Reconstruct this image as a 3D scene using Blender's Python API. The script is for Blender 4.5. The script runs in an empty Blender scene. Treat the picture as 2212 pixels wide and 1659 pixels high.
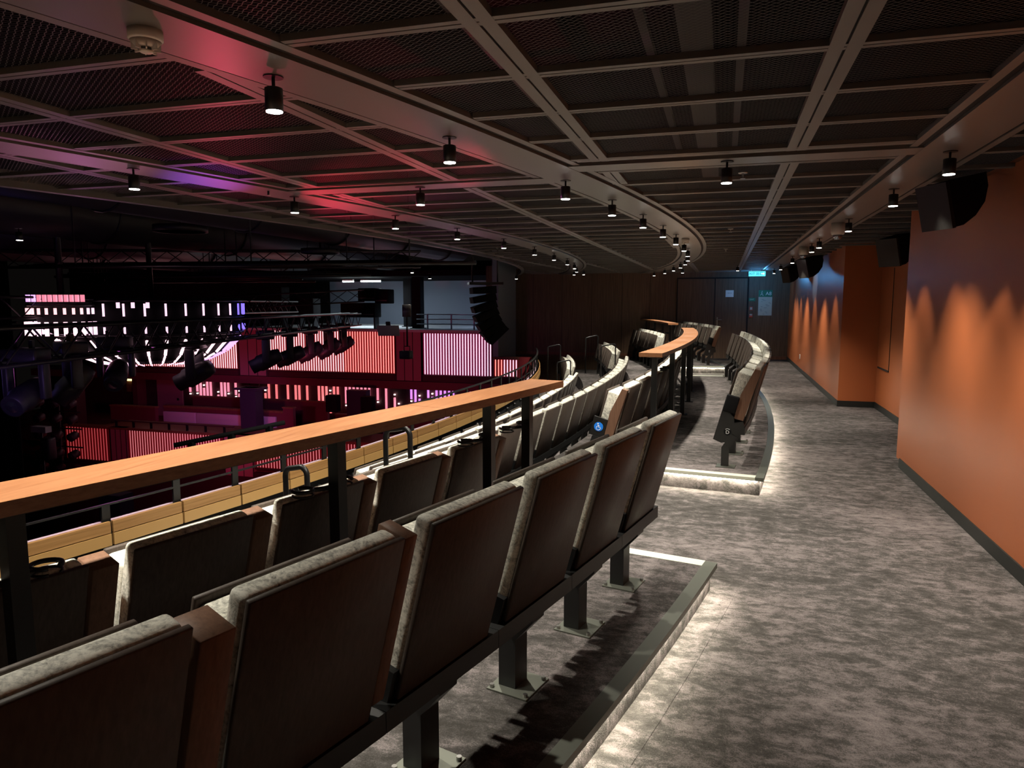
import bpy, bmesh, math, random
from math import sin, cos, pi, radians, sqrt, hypot, atan2
from mathutils import Vector, Matrix
random.seed(7)
S = bpy.context.scene
COL = S.collection
# ------------------------------------------------------------------ view
S.view_settings.view_transform = 'Standard'
S.view_settings.look = 'None'
S.view_settings.gamma = 1.0
S.view_settings.use_curve_mapping = False
S.view_settings.exposure = 0.45
try:
    S.cycles.use_denoising = True
    S.cycles.max_bounces = 4
    S.cycles.diffuse_bounces = 2
    S.cycles.glossy_bounces = 2
    S.cycles.transparent_max_bounces = 10
    S.cycles.sample_clamp_indirect = 4.0
    S.cycles.caustics_reflective = False
    S.cycles.caustics_refractive = False
    S.cycles.use_light_tree = True
    S.cycles.use_adaptive_sampling = True
    S.cycles.adaptive_threshold = 0.05
except Exception:
    pass
w = bpy.data.worlds.new('world'); S.world = w; w.use_nodes = True
w.node_tree.nodes['Background'].inputs[0].default_value = (0.5, 0.42, 0.38, 1)
w.node_tree.nodes['Background'].inputs[1].default_value = 0.004

# ------------------------------------------------------------------ seating geometry: everything is concentric about this point
OX, OY, RR = -37.0, 11.8, 37.5
def th(s): return s / RR
def P(R, s, z=0.0):
    a = th(s)
    return Vector((OX + R*cos(a), OY + R*sin(a), z))

# ------------------------------------------------------------------ materials
def mat(name, base=(0.5,0.5,0.5), rough=0.5, metal=0.0, emit=None, strength=0.0, spec=0.5):
    m = bpy.data.materials.new(name); m.use_nodes = True
    b = m.node_tree.nodes['Principled BSDF']
    b.inputs['Base Color'].default_value = (*base, 1)
    b.inputs['Roughness'].default_value = rough
    b.inputs['Metallic'].default_value = metal
    b.inputs['Specular IOR Level'].default_value = spec
    if emit:
        b.inputs['Emission Color'].default_value = (*emit, 1)
        b.inputs['Emission Strength'].default_value = strength
    return m
def nn(m, t, **kw):
    n = m.node_tree.nodes.new(t)
    for k, v in kw.items(): setattr(n, k, v)
    return n
def lk(m, a, b): m.node_tree.links.new(a, b)
def ramp(m, stops):
    r = nn(m, 'ShaderNodeValToRGB'); e = r.color_ramp.elements
    while len(e) < len(stops): e.new(0.5)
    for i, (p, c) in enumerate(stops):
        e[i].position = p; e[i].color = (*c, 1) if len(c) == 3 else c
    return r
def coords(m, scale=(1,1,1), rnd=False, rot=(0,0,0)):
    tc = nn(m, 'ShaderNodeTexCoord'); mp = nn(m, 'ShaderNodeMapping')
    mp.inputs['Scale'].default_value = scale
    mp.inputs['Rotation'].default_value = rot
    lk(m, tc.outputs['Object'], mp.inputs['Vector'])
    if rnd:
        oi = nn(m, 'ShaderNodeObjectInfo'); mu = nn(m, 'ShaderNodeMath', operation='MULTIPLY'); mu.inputs[1].default_value = 37.0
        lk(m, oi.outputs['Random'], mu.inputs[0])
        va = nn(m, 'ShaderNodeVectorMath', operation='ADD'); lk(m, tc.outputs['Object'], va.inputs[0])
        cb = nn(m, 'ShaderNodeCombineXYZ')
        for i in range(3): lk(m, mu.outputs[0], cb.inputs[i])
        lk(m, cb.outputs[0], va.inputs[1]); lk(m, va.outputs[0], mp.inputs['Vector'])
    return mp
def noise(m, vec, scale, detail=4, rough=0.6, dist=0.0):
    n = nn(m, 'ShaderNodeTexNoise'); n.inputs['Scale'].default_value = scale
    n.inputs['Detail'].default_value = detail; n.inputs['Roughness'].default_value = rough
    n.inputs['Distortion'].default_value = dist
    lk(m, vec.outputs[0], n.inputs['Vector']); return n
def bump(m, h, strength=0.3, dist=0.01):
    b = nn(m, 'ShaderNodeBump'); b.inputs['Strength'].default_value = strength; b.inputs['Distance'].default_value = dist
    lk(m, h, b.inputs['Height']); lk(m, b.outputs[0], m.node_tree.nodes['Principled BSDF'].inputs['Normal'])

def wood(name, dark, light, scale=(30,30,1.2), rough=0.45, rnd=True, fine=6.0, ang=(0,0,0), spec=0.4):
    m = mat(name, light, rough, spec=spec)
    mp = coords(m, scale, rnd, ang)
    n = noise(m, mp, fine, 5, 0.65)
    r = ramp(m, [(0.32, dark), (0.5, tuple((a+b)/2 for a, b in zip(dark, light))), (0.7, light)])
    lk(m, n.outputs['Fac'], r.inputs[0]); lk(m, r.outputs[0], m.node_tree.nodes['Principled BSDF'].inputs['Base Color'])
    bump(m, n.outputs['Fac'], 0.08, 0.002)
    return m
M = {}
M['seat_wood'] = wood('seat_back_wood', (0.056,0.042,0.034), (0.086,0.067,0.055), (14,14,0.8), 0.5, spec=0.22)
M['seat_wood_edge'] = wood('seat_side_wood', (0.13,0.070,0.045), (0.20,0.108,0.068), (14,14,0.8), 0.55, spec=0.22)
M['rail_wood'] = wood('handrail_wood', (0.20,0.080,0.034), (0.30,0.138,0.064), (16,0.9,16), 0.36, False, 5.0)
M['wall_wood'] = wood('wall_panel_wood', (0.095,0.055,0.035), (0.20,0.122,0.076), (22,22,0.5), 0.55, False, 2.4)
M['parapet_wood'] = wood('parapet_board_wood', (0.25,0.125,0.040), (0.40,0.215,0.075), (2.5,0.5,26), 0.5, False, 2.0)
M['parapet_gold'] = mat('parapet_lower_board', (0.43,0.25,0.085), 0.5)
M['dark_wood'] = wood('box_wood', (0.16,0.06,0.035), (0.26,0.11,0.06), (9,9,0.8), 0.5, False, 4.0)

# velvet
m = mat('crushed_velvet', (0.5,0.5,0.45), 0.6)
mp = coords(m, (1,1,1), True)
n1 = noise(m, mp, 15, 7, 0.74, 2.2)
n2 = noise(m, mp, 95, 3, 0.6, 0.4)
r1 = ramp(m, [(0.37,(0.20,0.195,0.165)), (0.47,(0.56,0.55,0.47)), (0.57,(0.90,0.88,0.77))])
mx = nn(m, 'ShaderNodeMath', operation='MULTIPLY_ADD'); mx.inputs[1].default_value = 0.35
lk(m, n2.outputs['Fac'], mx.inputs[0])
sc = nn(m, 'ShaderNodeMath', operation='MULTIPLY'); sc.inputs[1].default_value = 0.68
lk(m, n1.outputs['Fac'], sc.inputs[0]); lk(m, sc.outputs[0], mx.inputs[2])
lk(m, mx.outputs[0], r1.inputs[0])
bs = m.node_tree.nodes['Principled BSDF']
lk(m, r1.outputs[0], bs.inputs['Base Color'])
bs.inputs['Sheen Weight'].default_value = 0.25; bs.inputs['Sheen Roughness'].default_value = 0.4
bump(m, n1.outputs['Fac'], 0.35, 0.008)
M['velvet'] = m

# carpet
def carpet(name, k=1.0):
    m = mat(name, (0.2,0.19,0.19), 0.95, spec=0.1)
    mp = coords(m, (0.85,1.35,1))
    a = noise(m, mp, 8.0, 10, 0.80, 0.25)
    mp2 = coords(m, (0.5,1.0,1))
    b = noise(m, mp2, 0.9, 3, 0.5)
    c = noise(m, coords(m), 190, 2, 0.5)
    add = nn(m, 'ShaderNodeMath', operation='MULTIPLY_ADD'); add.inputs[1].default_value = 0.30
    lk(m, b.outputs['Fac'], add.inputs[0])
    s1 = nn(m, 'ShaderNodeMath', operation='MULTIPLY'); s1.inputs[1].default_value = 0.62
    lk(m, a.outputs['Fac'], s1.inputs[0]); lk(m, s1.outputs[0], add.inputs[2])
    add2 = nn(m, 'ShaderNodeMath', operation='MULTIPLY_ADD'); add2.inputs[1].default_value = 0.16
    lk(m, c.outputs['Fac'], add2.inputs[0]); lk(m, add.outputs[0], add2.inputs[2])
    r = ramp(m, [(0.44,(0.050*k,0.046*k,0.041*k)), (0.52,(0.095*k,0.087*k,0.082*k)), (0.58,(0.20*k,0.175*k,0.17*k)), (0.66,(0.31*k,0.265*k,0.265*k))])
    lk(m, add2.outputs[0], r.inputs[0])
    lk(m, r.outputs[0], m.node_tree.nodes['Principled BSDF'].inputs['Base Color'])
    bump(m, c.outputs['Fac'], 0.6, 0.006)
    return m
M['carpet'] = carpet('patterned_carpet', .70)
M['orange'] = mat('orange_wall_panel', (0.46,0.132,0.046), 0.40, spec=0.35)
mo = M['orange']; nz = noise(mo, coords(mo), 60, 3); bump(mo, nz.outputs['Fac'], 0.05, 0.002)
M['base_black'] = mat('black_skirting', (0.012,0.014,0.013), 0.5)
M['black'] = mat('black_metal', (0.008,0.008,0.008), 0.42)
M['matte_black'] = mat('matte_black', (0.008,0.008,0.009), 0.8, spec=0.15)
M['void'] = mat('blackout_paint', (0.012,0.010,0.011), 0.95, spec=0.05)
M['plate'] = mat('steel_foot_plate', (0.18,0.19,0.16), 0.4, 0.7)
M['bolt'] = mat('steel_bolt', (0.5,0.5,0.48), 0.3, 1.0)
M['nosing'] = mat('grey_nosing', (0.10,0.107,0.088), 0.5, 0.1)
M['nosing_light'] = mat('pale_nosing', (0.62,0.64,0.52), 0.5)
M['trim'] = mat('ceiling_trim_metal', (0.20,0.188,0.176), 0.36, 0.35)
M['tray'] = mat('dull_grey_tray', (0.055,0.05,0.048), 0.7)
M['bar'] = mat('ceiling_bar_metal', (0.19,0.176,0.163), 0.42, 0.2)
M['groove'] = mat('dark_groove', (0.02,0.015,0.015), 0.9)
M['white'] = mat('white_plastic', (0.72,0.68,0.62), 0.4)
M['lens'] = mat('lamp_lens', (1,1,1), 0.4, emit=(1.0,0.97,0.9), strength=14)
M['strip'] = mat('led_strip', (1,1,1), 0.5, emit=(1.0,0.93,0.74), strength=70)
M['tube_white'] = mat('fluorescent_tube', (1,1,1), 0.5, emit=(0.85,0.97,1.0), strength=25)
M['red_panel'] = mat('deep_red_backing', (0.36,0.035,0.045), 0.6)
M['magenta_panel'] = mat('magenta_backing', (0.36,0.05,0.16), 0.6)
M['maroon'] = mat('maroon_wall', (0.16,0.03,0.045), 0.55)
M['maroon_light'] = mat('dusky_pink_panel', (0.42,0.15,0.19), 0.5)
M['maroon_dark'] = mat('dark_maroon_wall', (0.05,0.012,0.018), 0.6)
M['pink_cushion'] = mat('pale_bench_upholstery', (0.62,0.42,0.58), 0.8)
M['bluegrey'] = mat('grey_blue_wall', (0.30,0.34,0.42), 0.7)
M['ledge'] = mat('pale_ledge', (0.6,0.6,0.6), 0.6)
M['parapet_ledge'] = mat('parapet_ledge', (0.55,0.40,0.50), 0.6)  # pink of the stage light is put into this base colour
M['steel_rail'] = mat('brushed_rail', (0.22,0.26,0.32), 0.35, 0.8)
M['purple_post'] = mat('dark_violet_paint', (0.03,0.02,0.05), 0.6)
M['truss'] = mat('black_truss_tube', (0.03,0.028,0.032), 0.35, 0.5)
M['lamp_body'] = mat('moving_light_casing', (0.035,0.032,0.042), 0.42)
M['glass_lens'] = mat('glass_lens', (0.35,0.38,0.45), 0.08, 0.9)
M['blue_sign'] = mat('blue_sign_disc', (0.01,0.20,0.75), 0.5, emit=(0.01,0.2,0.8), strength=0.12)
M['sign_white'] = mat('sign_white', (0.9,0.9,0.9), 0.5)
M['exit_lit'] = mat('exit_sign_lit', (0.2,0.8,0.9), 0.5, emit=(0.10,0.72,0.95), strength=1.1)
M['exit_text'] = mat('exit_sign_text', (0.02,0.14,0.25), 0.5)
M['exit_white'] = mat('exit_sign_figure', (0.9,1,1), 0.5, emit=(0.7,1.0,1.0), strength=1.0)
M['green_sign'] = mat('green_sign', (0.02,0.19,0.10), 0.5)
M['paper'] = mat('paper', (0.62,0.60,0.52), 0.8)
M['print'] = mat('grey_print', (0.22,0.23,0.22), 0.8)
M['red_small'] = mat('red_alarm', (0.6,0.1,0.07), 0.5)
def emitm(name, col, k): return mat(name, (0.8,0.8,0.8), 0.5, emit=col, strength=k)
M['led_pink'] = emitm('led_pink', (1.0,0.48,0.50), 1.25)
M['led_red'] = emitm('led_red', (1.0,0.24,0.21), 1.2)
M['led_magenta'] = emitm('led_magenta', (1.0,0.62,0.80), 1.0)
M['led_coral'] = emitm('led_coral', (1.0,0.20,0.20), .72)
M['led_rose'] = emitm('led_rose', (1.0,0.27,0.38), .75)
M['led_violet'] = emitm('led_violet', (0.75,0.27,0.9), .75)
M['fine_pink'] = emitm('dim_pink_tube', (1.0,0.30,0.32), .50)
M['fine_red'] = emitm('dim_red_tube', (1.0,0.12,0.12), .30)
M['led_hot'] = emitm('led_hot_pink', (1.0,0.58,0.68), 1.7)
M['led_blue'] = emitm('led_blue', (0.22,0.15,1.0), 1.1)
M['led_lilac'] = emitm('led_lilac', (0.75,0.40,1.0), 1.1)
M['downlamp'] = emitm('small_wall_lamp', (1.0,0.75,0.7), 5.0)
M['yellow_sign'] = emitm('yellow_sign_light', (1.0,0.85,0.35), 1.5)

for k_ in M:
    if k_.startswith(('led_','fine_')) or k_ in ('lens','downlamp','exit_lit','exit_white','yellow_sign','blue_sign'):
        try: M[k_].cycles.emission_sampling = 'NONE'
        except Exception: pass
# expanded metal ceiling mesh: real holes, diamonds lie along x
m = mat('expanded_metal_mesh', (0.09,0.078,0.072), 0.5, 0.2)
tc = nn(m, 'ShaderNodeTexCoord'); sx = nn(m, 'ShaderNodeSeparateXYZ'); lk(m, tc.outputs['Object'], sx.inputs[0])
def fam(sgn, d, wdt):
    a = radians(35)
    mx_ = nn(m, 'ShaderNodeMath', operation='MULTIPLY'); mx_.inputs[1].default_value = sgn*sin(a)/d; lk(m, sx.outputs['X'], mx_.inputs[0])
    my_ = nn(m, 'ShaderNodeMath', operation='MULTIPLY_ADD'); my_.inputs[1].default_value = cos(a)/d
    lk(m, sx.outputs['Y'], my_.inputs[0]); lk(m, mx_.outputs[0], my_.inputs[2])
    # slight zigzag of the strands
    mz = nn(m, 'ShaderNodeMath', operation='MULTIPLY'); mz.inputs[1].default_value = 2*pi/0.0366; lk(m, sx.outputs['X'], mz.inputs[0])
    sn = nn(m, 'ShaderNodeMath', operation='SINE'); lk(m, mz.outputs[0], sn.inputs[0])
    ad = nn(m, 'ShaderNodeMath', operation='MULTIPLY_ADD'); ad.inputs[1].default_value = 0.10; lk(m, sn.outputs[0], ad.inputs[0]); lk(m, my_.outputs[0], ad.inputs[2])
    fr = nn(m, 'ShaderNodeMath', operation='FRACT'); lk(m, ad.outputs[0], fr.inputs[0])
    lt = nn(m, 'ShaderNodeMath', operation='LESS_THAN'); lt.inputs[1].default_value = wdt; lk(m, fr.outputs[0], lt.inputs[0])
    return lt
f1 = fam(1, 0.021, 0.15); f2 = fam(-1, 0.021, 0.09)
mxx = nn(m, 'ShaderNodeMath', operation='MAXIMUM'); lk(m, f1.outputs[0], mxx.inputs[0]); lk(m, f2.outputs[0], mxx.inputs[1])
tr = nn(m, 'ShaderNodeBsdfTransparent'); ms = nn(m, 'ShaderNodeMixShader')
lk(m, mxx.outputs[0], ms.inputs[0]); lk(m, tr.outputs[0], ms.inputs[1]); lk(m, m.node_tree.nodes['Principled BSDF'].outputs[0], ms.inputs[2])
lk(m, ms.outputs[0], m.node_tree.nodes['Material Output'].inputs['Surface'])
M['mesh'] = m

# ------------------------------------------------------------------ mesh builder
class MB:
    def __init__(s): s.v = []; s.f = []; s.sm = []
    def add(s, vs, fs, smooth=False):
        o = len(s.v); s.v += [tuple(v) for v in vs]
        s.f += [tuple(i+o for i in f) for f in fs]; s.sm += [smooth]*len(fs); return s
    def box(s, x0, x1, y0, y1, z0, z1, mtx=None):
        vs = [Vector(p) for p in ((x0,y0,z0),(x1,y0,z0),(x1,y1,z0),(x0,y1,z0),(x0,y0,z1),(x1,y0,z1),(x1,y1,z1),(x0,y1,z1))]
        if mtx: vs = [mtx @ v for v in vs]
        return s.add(vs, [(0,3,2,1),(4,5,6,7),(0,1,5,4),(1,2,6,5),(2,3,7,6),(3,0,4,7)])
    def rbox(s, x0, x1, y0, y1, z0, z1, r=0.02, seg=3, mtx=None):
        bm = bmesh.new(); bmesh.ops.create_cube(bm, size=1)
        for v in bm.verts:
            v.co = Vector((x0+(v.co.x+.5)*(x1-x0), y0+(v.co.y+.5)*(y1-y0), z0+(v.co.z+.5)*(z1-z0)))
        bmesh.ops.bevel(bm, geom=bm.edges[:], offset=r, segments=seg, affect='EDGES', profile=0.5)
        vs = [(mtx @ v.co) if mtx else v.co.copy() for v in bm.verts]
        bm.verts.index_update()
        fs = [tuple(v.index for v in f.verts) for f in bm.faces]; bm.free()
        return s.add(vs, fs, True)
    def prism(s, poly, a, b, axis='y', mtx=None):
        n = len(poly)
        def mk(p, t):
            if axis == 'y': return Vector((p[0], t, p[1]))
            if axis == 'x': return Vector((t, p[0], p[1]))
            return Vector((p[0], p[1], t))
        vs = [mk(p, a) for p in poly] + [mk(p, b) for p in poly]
        if mtx: vs = [mtx @ v for v in vs]
        fs = [tuple(range(n))[::-1], tuple(range(n, 2*n))] + [(i, (i+1) % n, n+(i+1) % n, n+i) for i in range(n)]
        return s.add(vs, fs)
    def lathe(s, prof, n=24, c=(0,0,0), mtx=None, smooth=True):
        vs = []; fs = []
        for r, z in prof:
            for k in range(n):
                a = 2*pi*k/n; vs.append(Vector((c[0]+r*cos(a), c[1]+r*sin(a), c[2]+z)))
        m_ = len(prof)
        for j in range(m_-1):
            for k in range(n): fs.append((j*n+k, j*n+(k+1) % n, (j+1)*n+(k+1) % n, (j+1)*n+k))
        fs.append(tuple(range(n))[::-1]); fs.append(tuple(range((m_-1)*n, m_*n)))
        if mtx: vs = [mtx @ v for v in vs]
        return s.add(vs, fs, smooth)
    def cyl(s, r, z0, z1, n=20, c=(0,0,0), mtx=None): return s.lathe([(r,z0),(r,z1)], n, c, mtx, False)
    def tube(s, pts, r, n=8, closed=False):
        pts = [Vector(p) for p in pts]; N = len(pts); vs = []; up = None
        for i, p in enumerate(pts):
            a = pts[(i-1) % N] if (i > 0 or closed) else p
            b = pts[(i+1) % N] if (i < N-1 or closed) else p
            t = (b-a).normalized()
            if up is None:
                up = Vector((0,0,1)) if abs(t.z) < 0.9 else Vector((1,0,0))
            u = (up - t*up.dot(t)).normalized(); up = u; q = t.cross(u)
            for k in range(n):
                an = 2*pi*k/n; vs.append(p + u*r*cos(an) + q*r*sin(an))
        fs = []
        for i in range(N if closed else N-1):
            j = (i+1) % N
            for k in range(n): fs.append((i*n+k, i*n+(k+1) % n, j*n+(k+1) % n, j*n+k))
        if not closed: fs += [tuple(range(n))[::-1], tuple(range((N-1)*n, N*n))]
        return s.add(vs, fs, True)
    def arc(s, R0, R1, s0, s1, z0, z1, step=0.35):
        n = max(1, int(abs(s1-s0)/step)); vs = []
        for i in range(n+1):
            t = s0+(s1-s0)*i/n
            vs += [P(R0,t,z0), P(R1,t,z0), P(R1,t,z1), P(R0,t,z1)]
        fs = [(0,1,2,3)[::-1], tuple(4*n+k for k in (0,1,2,3))]
        for i in range(n):
            a = 4*i; b = a+4
            fs += [(a,b,b+1,a+1),(a+1,b+1,b+2,a+2),(a+2,b+2,b+3,a+3),(a+3,b+3,b,a)]
        return s.add(vs, fs)
    def build(s, name, m_, parent=None, loc=None, rz=0.0):
        me = bpy.data.meshes.new(name); me.from_pydata(s.v, [], s.f)
        me.polygons.foreach_set('use_smooth', s.sm)
        me.materials.append(M[m_] if isinstance(m_, str) else m_)
        bm = bmesh.new(); bm.from_mesh(me); bmesh.ops.recalc_face_normals(bm, faces=bm.faces); bm.to_mesh(me); bm.free()
        me.update()
        o = bpy.data.objects.new(name, me); COL.objects.link(o)
        if parent is not None: o.parent = parent
        if loc is not None: o.location = loc
        if rz: o.rotation_euler.z = rz
        return o
def thing(name, label, cat, loc=(0,0,0), rz=0.0, group=None, rot=None):
    o = bpy.data.objects.new(name, None); COL.objects.link(o)
    o.empty_display_size = 0.1
    o.location = loc; o.rotation_euler = rot if rot else (0,0,rz)
    o['label'] = label; o['category'] = cat
    if group: o['group'] = group
    return o
def tag(o, label, cat, group=None):
    o['label'] = label; o['category'] = cat
    if group: o['group'] = group
    return o
def struct(o): o['kind'] = 'structure'; return o
def copytree(o, parent=None):
    c = o.copy(); COL.objects.link(c)
    if parent is not None: c.parent = parent
    for ch in [x for x in o.children]: copytree(ch, c)
    return c
def text(body, size, m_, parent, loc, rot, ext=0.002, name='lettering'):
    cu = bpy.data.curves.new(name, 'FONT'); cu.body = body; cu.size = size; cu.extrude = ext
    cu.align_x = 'CENTER'; cu.align_y = 'CENTER'; cu.materials.append(M[m_])
    tmp = bpy.data.objects.new('tmp', cu); COL.objects.link(tmp)
    bpy.context.view_layer.update()
    me = bpy.data.meshes.new_from_object(tmp.evaluated_get(bpy.context.evaluated_depsgraph_get()))
    bpy.data.objects.remove(tmp)
    me.name = name
    if not me.materials: me.materials.append(M[m_])
    o = bpy.data.objects.new(name, me); COL.objects.link(o)
    if parent is not None: o.parent = parent
    o.location = loc; o.rotation_euler = rot
    return o
ORD = ['zeroth','nearest','second','third','fourth','fifth','sixth','seventh','eighth','ninth','tenth','eleventh','twelfth','thirteenth',
       'fourteenth','fifteenth','sixteenth','seventeenth','eighteenth','nineteenth','twentieth','twenty-first','twenty-second','twenty-third','twenty-fourth']

# ================================================================== STRUCTURE
CZ = 2.70     # underside of the ceiling trims
# corridor and tier floors
b = MB(); b.arc(36.42, 37.85, -13.5, 14, -0.12, 0.0)
struct(b.build('floor', 'carpet')); b = MB()
vs = []; fs = []
for i in range(57):
    y = -3.5 + i*0.5; x0 = OX + sqrt(37.6**2-(y-OY)**2)
    vs += [(x0,y,-.0015),(2.75,y,-.0015),(x0,y,-0.15),(2.75,y,-0.15)]
    if i: a = 4*i; fs += [(a-4,a-3,a+1,a),(a-2,a-1,a+3,a+2),(a-4,a-2,a+2,a)]
b.add(vs, fs); struct(b.build('floor', 'carpet'))
struct(MB().arc(35.30, 36.43, -14, 14.5, -0.45, -0.07).build('floor', 'carpet'))
struct(MB().arc(34.17, 35.31, -14, 14.5, -0.85, -0.47).build('floor', 'carpet'))
struct(MB().arc(32.95, 34.18, -14, 14.5, -1.10, -0.87).build('floor', 'carpet'))
struct(MB().arc(32.60, 32.99, -14, 14.5, -1.35, -1.05).build('floor', 'void'))
# raised platforms under the rows marked D, each with a nosing and a light strip
def platform(s0, s1, wh):
    pl = thing('seating_platform', wh, 'platform')
    MB().arc(36.42, 37.70, s0, s1, 0.0, 0.155).build('carpeted_riser', 'carpet', pl)
    MB().arc(36.42, 37.66, s0+0.06, s1-0.06, 0.155, 0.17).build('carpeted_top', 'carpet', pl)
    MB().arc(37.66, 37.735, s0-0.03, s1+0.03, 0.140, 0.173).build('outer_nosing', 'nosing', pl)
    e = 0.06
    for sa in ((s0-0.035, s0+e), (s1-e, s1+0.035)):
        MB().arc(36.42, 37.66, sa[0], sa[1], 0.140, 0.173).build('end_nosing', 'nosing_light', pl)
    MB().arc(37.708, 37.730, s0, s1, 0.134, 0.139).build('light_strip', 'strip', pl)
    for q in (s0-0.026, s1+0.012):
        MB().arc(36.6, 37.68, q, q+0.014, 0.134, 0.139).build('light_strip', 'strip', pl)
    return pl
platform(-13.4, -7.38, 'carpeted platform under the nearest seats, edged in grey metal with a glowing strip')
platform(-4.97, 4.40, 'curved carpeted platform behind the middle handrail, with a pale lit nosing on its near end')
platform(6.75, 13.2, 'carpeted platform furthest down the balcony beneath the last block of seats by the wood wall')
# aisle steps
def step(R0,R1,s0,s1,z0,z1,label):
    t = thing('aisle_step', label, 'step')
    MB().arc(R0,R1,s0,s1,z0,z1-0.012).build('carpeted_block','carpet',t)
    MB().arc(R0-0.02,R0+0.05,s0,s1,z1-0.03,z1).build('nosing','nosing_light',t)
    MB().arc(R0-0.016,R0-0.004,s0+.02,s1-.02,z1-0.040,z1-0.034).build('light_strip','strip',t)
for s0,s1,nm in ((-7.2,-5.2,'near'),(5.2,6.7,'far')):
    step(35.02,35.31,s0,s1,-0.47,-0.27, f'carpeted half step in the {nm} aisle, between the third and second rows from the back')
    step(33.90,34.18,s0,s1,-0.87,-0.67, f'carpeted half step in the {nm} aisle, lowest one beside the front row')

# right-hand walls
WX, WX2 = 1.88, 2.50
b = MB(); b.box(WX,WX2+.4,-3.5,8.62,0.075,CZ+.05); struct(b.build('wall_right','orange'))
b = MB(); b.box(WX2,WX2+.4,8.62,13.20,0.075,CZ+.05); struct(b.build('wall_right','orange'))
b = MB(); b.box(WX+.04,WX2+.4,13.20,23.7,0.075,CZ+.05); struct(b.build('wall_right','orange'))
b = MB(); b.box(WX-.012,WX+.1,-3.5,8.45,0.0,0.10); struct(b.build('baseboard_right','base_black'))
b = MB(); b.box(WX+.3,WX2+.4,-3.5,8.62,0.0,0.075); struct(b.build('baseboard_right','base_black'))
b = MB(); b.box(WX2-.012,WX2+.3,8.6,13.2,0.0,0.10); b.box(WX+.03,WX2,13.188,13.3,0,0.10); struct(b.build('baseboard_right','base_black'))
b = MB(); b.box(WX+.03,WX2,13.25,23.5,0.0,0.10); struct(b.build('baseboard_right','base_black'))
hp = thing('access_panel','orange access panel with a dark recessed edge, in the alcove of the orange wall','panel')
MB().box(WX2-.004,WX2+.003,12.30,13.1,0.71,2.3).build('door_leaf','orange',hp)
MB().box(WX2-.012,WX2+.003,12.28,13.1,0.685,0.71).build('dark_edge','groove',hp)
MB().box(WX2-.008,WX2+.003,12.285,12.30,0.70,2.3).build('shadow_gap','groove',hp)
# far wood wall with doors
FY = 23.5
b = MB(); b.box(-7.0,1.95,FY,FY+.2,-1.2,CZ+.2); struct(b.build('wall_far','wall_wood'))
b = MB(); b.box(-7.2,-7.0,21.5,FY+.2,-1.2,CZ+.2); struct(b.build('wall_far','wall_wood'))
b = MB(); b.box(0.8,1.95,FY-.015,FY,0.0,0.10); b.box(-7,-1.42,FY-.015,FY,0,0.10); struct(b.build('baseboard_far','dark_wood'))
MB_ = MB()
for x in (-6.2,-5.2,-4.2,-3.2,-2.3): MB_.box(x,x+.012,FY-.004,FY,0.1,CZ)
struct(MB_.build('trim_1','groove'))
for k,(x0,x1) in enumerate(((-1.42,-0.30),(-0.27,0.68))):
    d = thing(f'door_{k+1}', ['plain brown wood door leaf left of the leaf with the white notice','brown wood door leaf with a white notice and a lever handle'][k], 'door', (0,0,0))
    struct(d)
    MB().box(x0,x1,FY-.03,FY,0.01,2.50).build('door_leaf','wall_wood',d)
    MB().box(x0-.03,x0,FY-.034,FY,0.0,2.54).build('frame','groove',d)
    MB().box(x0,x1,FY-.034,FY,2.50,2.54).build('frame','groove',d)
    if k: MB().box(x1,x1+.05,FY-.034,FY,0.0,2.54).build('frame','groove',d)
d = [o for o in bpy.data.objects if o.name == 'door_2'][0]
h = MB().box(-0.21,-0.17,FY-.045,FY-.03,1.02,1.30).build('handle_plate','bolt',d)
MB().tube([(-0.19,FY-.05,1.22),(-0.19,FY-.09,1.22),(-0.05,FY-.09,1.22)],0.012).build('lever','bolt',h)
b = MB(); b.cyl(0.02,-0.02,0.0,12,mtx=Matrix.Translation((-0.19,FY-.03,1.07)) @ Matrix.Rotation(-pi/2,4,'X')); b.build('lock_cylinder','bolt',h)
nb = thing('door_notice','white paper notice taped to the brown door','notice')
MB().box(0.04,0.28,FY-.034,FY-.031,1.93,2.14).build('sheet','sign_white',nb)
text('PRIVATE',0.035,'print',nb,(0.16,FY-.036,2.05),(pi/2,0,0),0.0005)
# ceiling: void above, mesh, grid bars, trims
b = MB(); b.box(-12,3.2,-4,24,3.75,3.85); struct(b.build('ceiling','void'))
b = MB(); vs=[]; fs=[]
YS=[-4+i*0.5 for i in range(56)]
for i,y in enumerate(YS):
    x0 = OX+sqrt(32.45**2-(y-OY)**2)
    vs += [(x0,y,CZ+.022),(2.55,y,CZ+.022)]
    if i: a=2*i; fs.append((a-2,a-1,a+1,a))
b.add(vs,fs); struct(b.build('ceiling','mesh'))
# curved trims (wide flat bands) and their dark gaps
struct(MB().arc(36.28,36.61,-13.5,14,CZ-.012,CZ+.02,0.25).build('trim_2','trim'))
struct(MB().arc(33.80,34.12,-14,14,CZ-.012,CZ+.02,0.25).build('trim_3','trim'))
struct(MB().arc(32.42,32.50,-14,13.5,CZ-.03,CZ+.10,0.25).build('trim_4','bar'))
g = MB()
for R in (36.245,36.61,33.765,34.12): g.arc(R,R+.035,-14,14,CZ+.004,CZ+.024,0.25)
struct(g.build('trim_5','groove'))
g = MB()
for R in (36.195,36.645,33.715,34.155): g.arc(R,R+.05,-14,14,CZ-.002,CZ+.026,0.25)
struct(g.build('trim_6','bar'))
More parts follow.
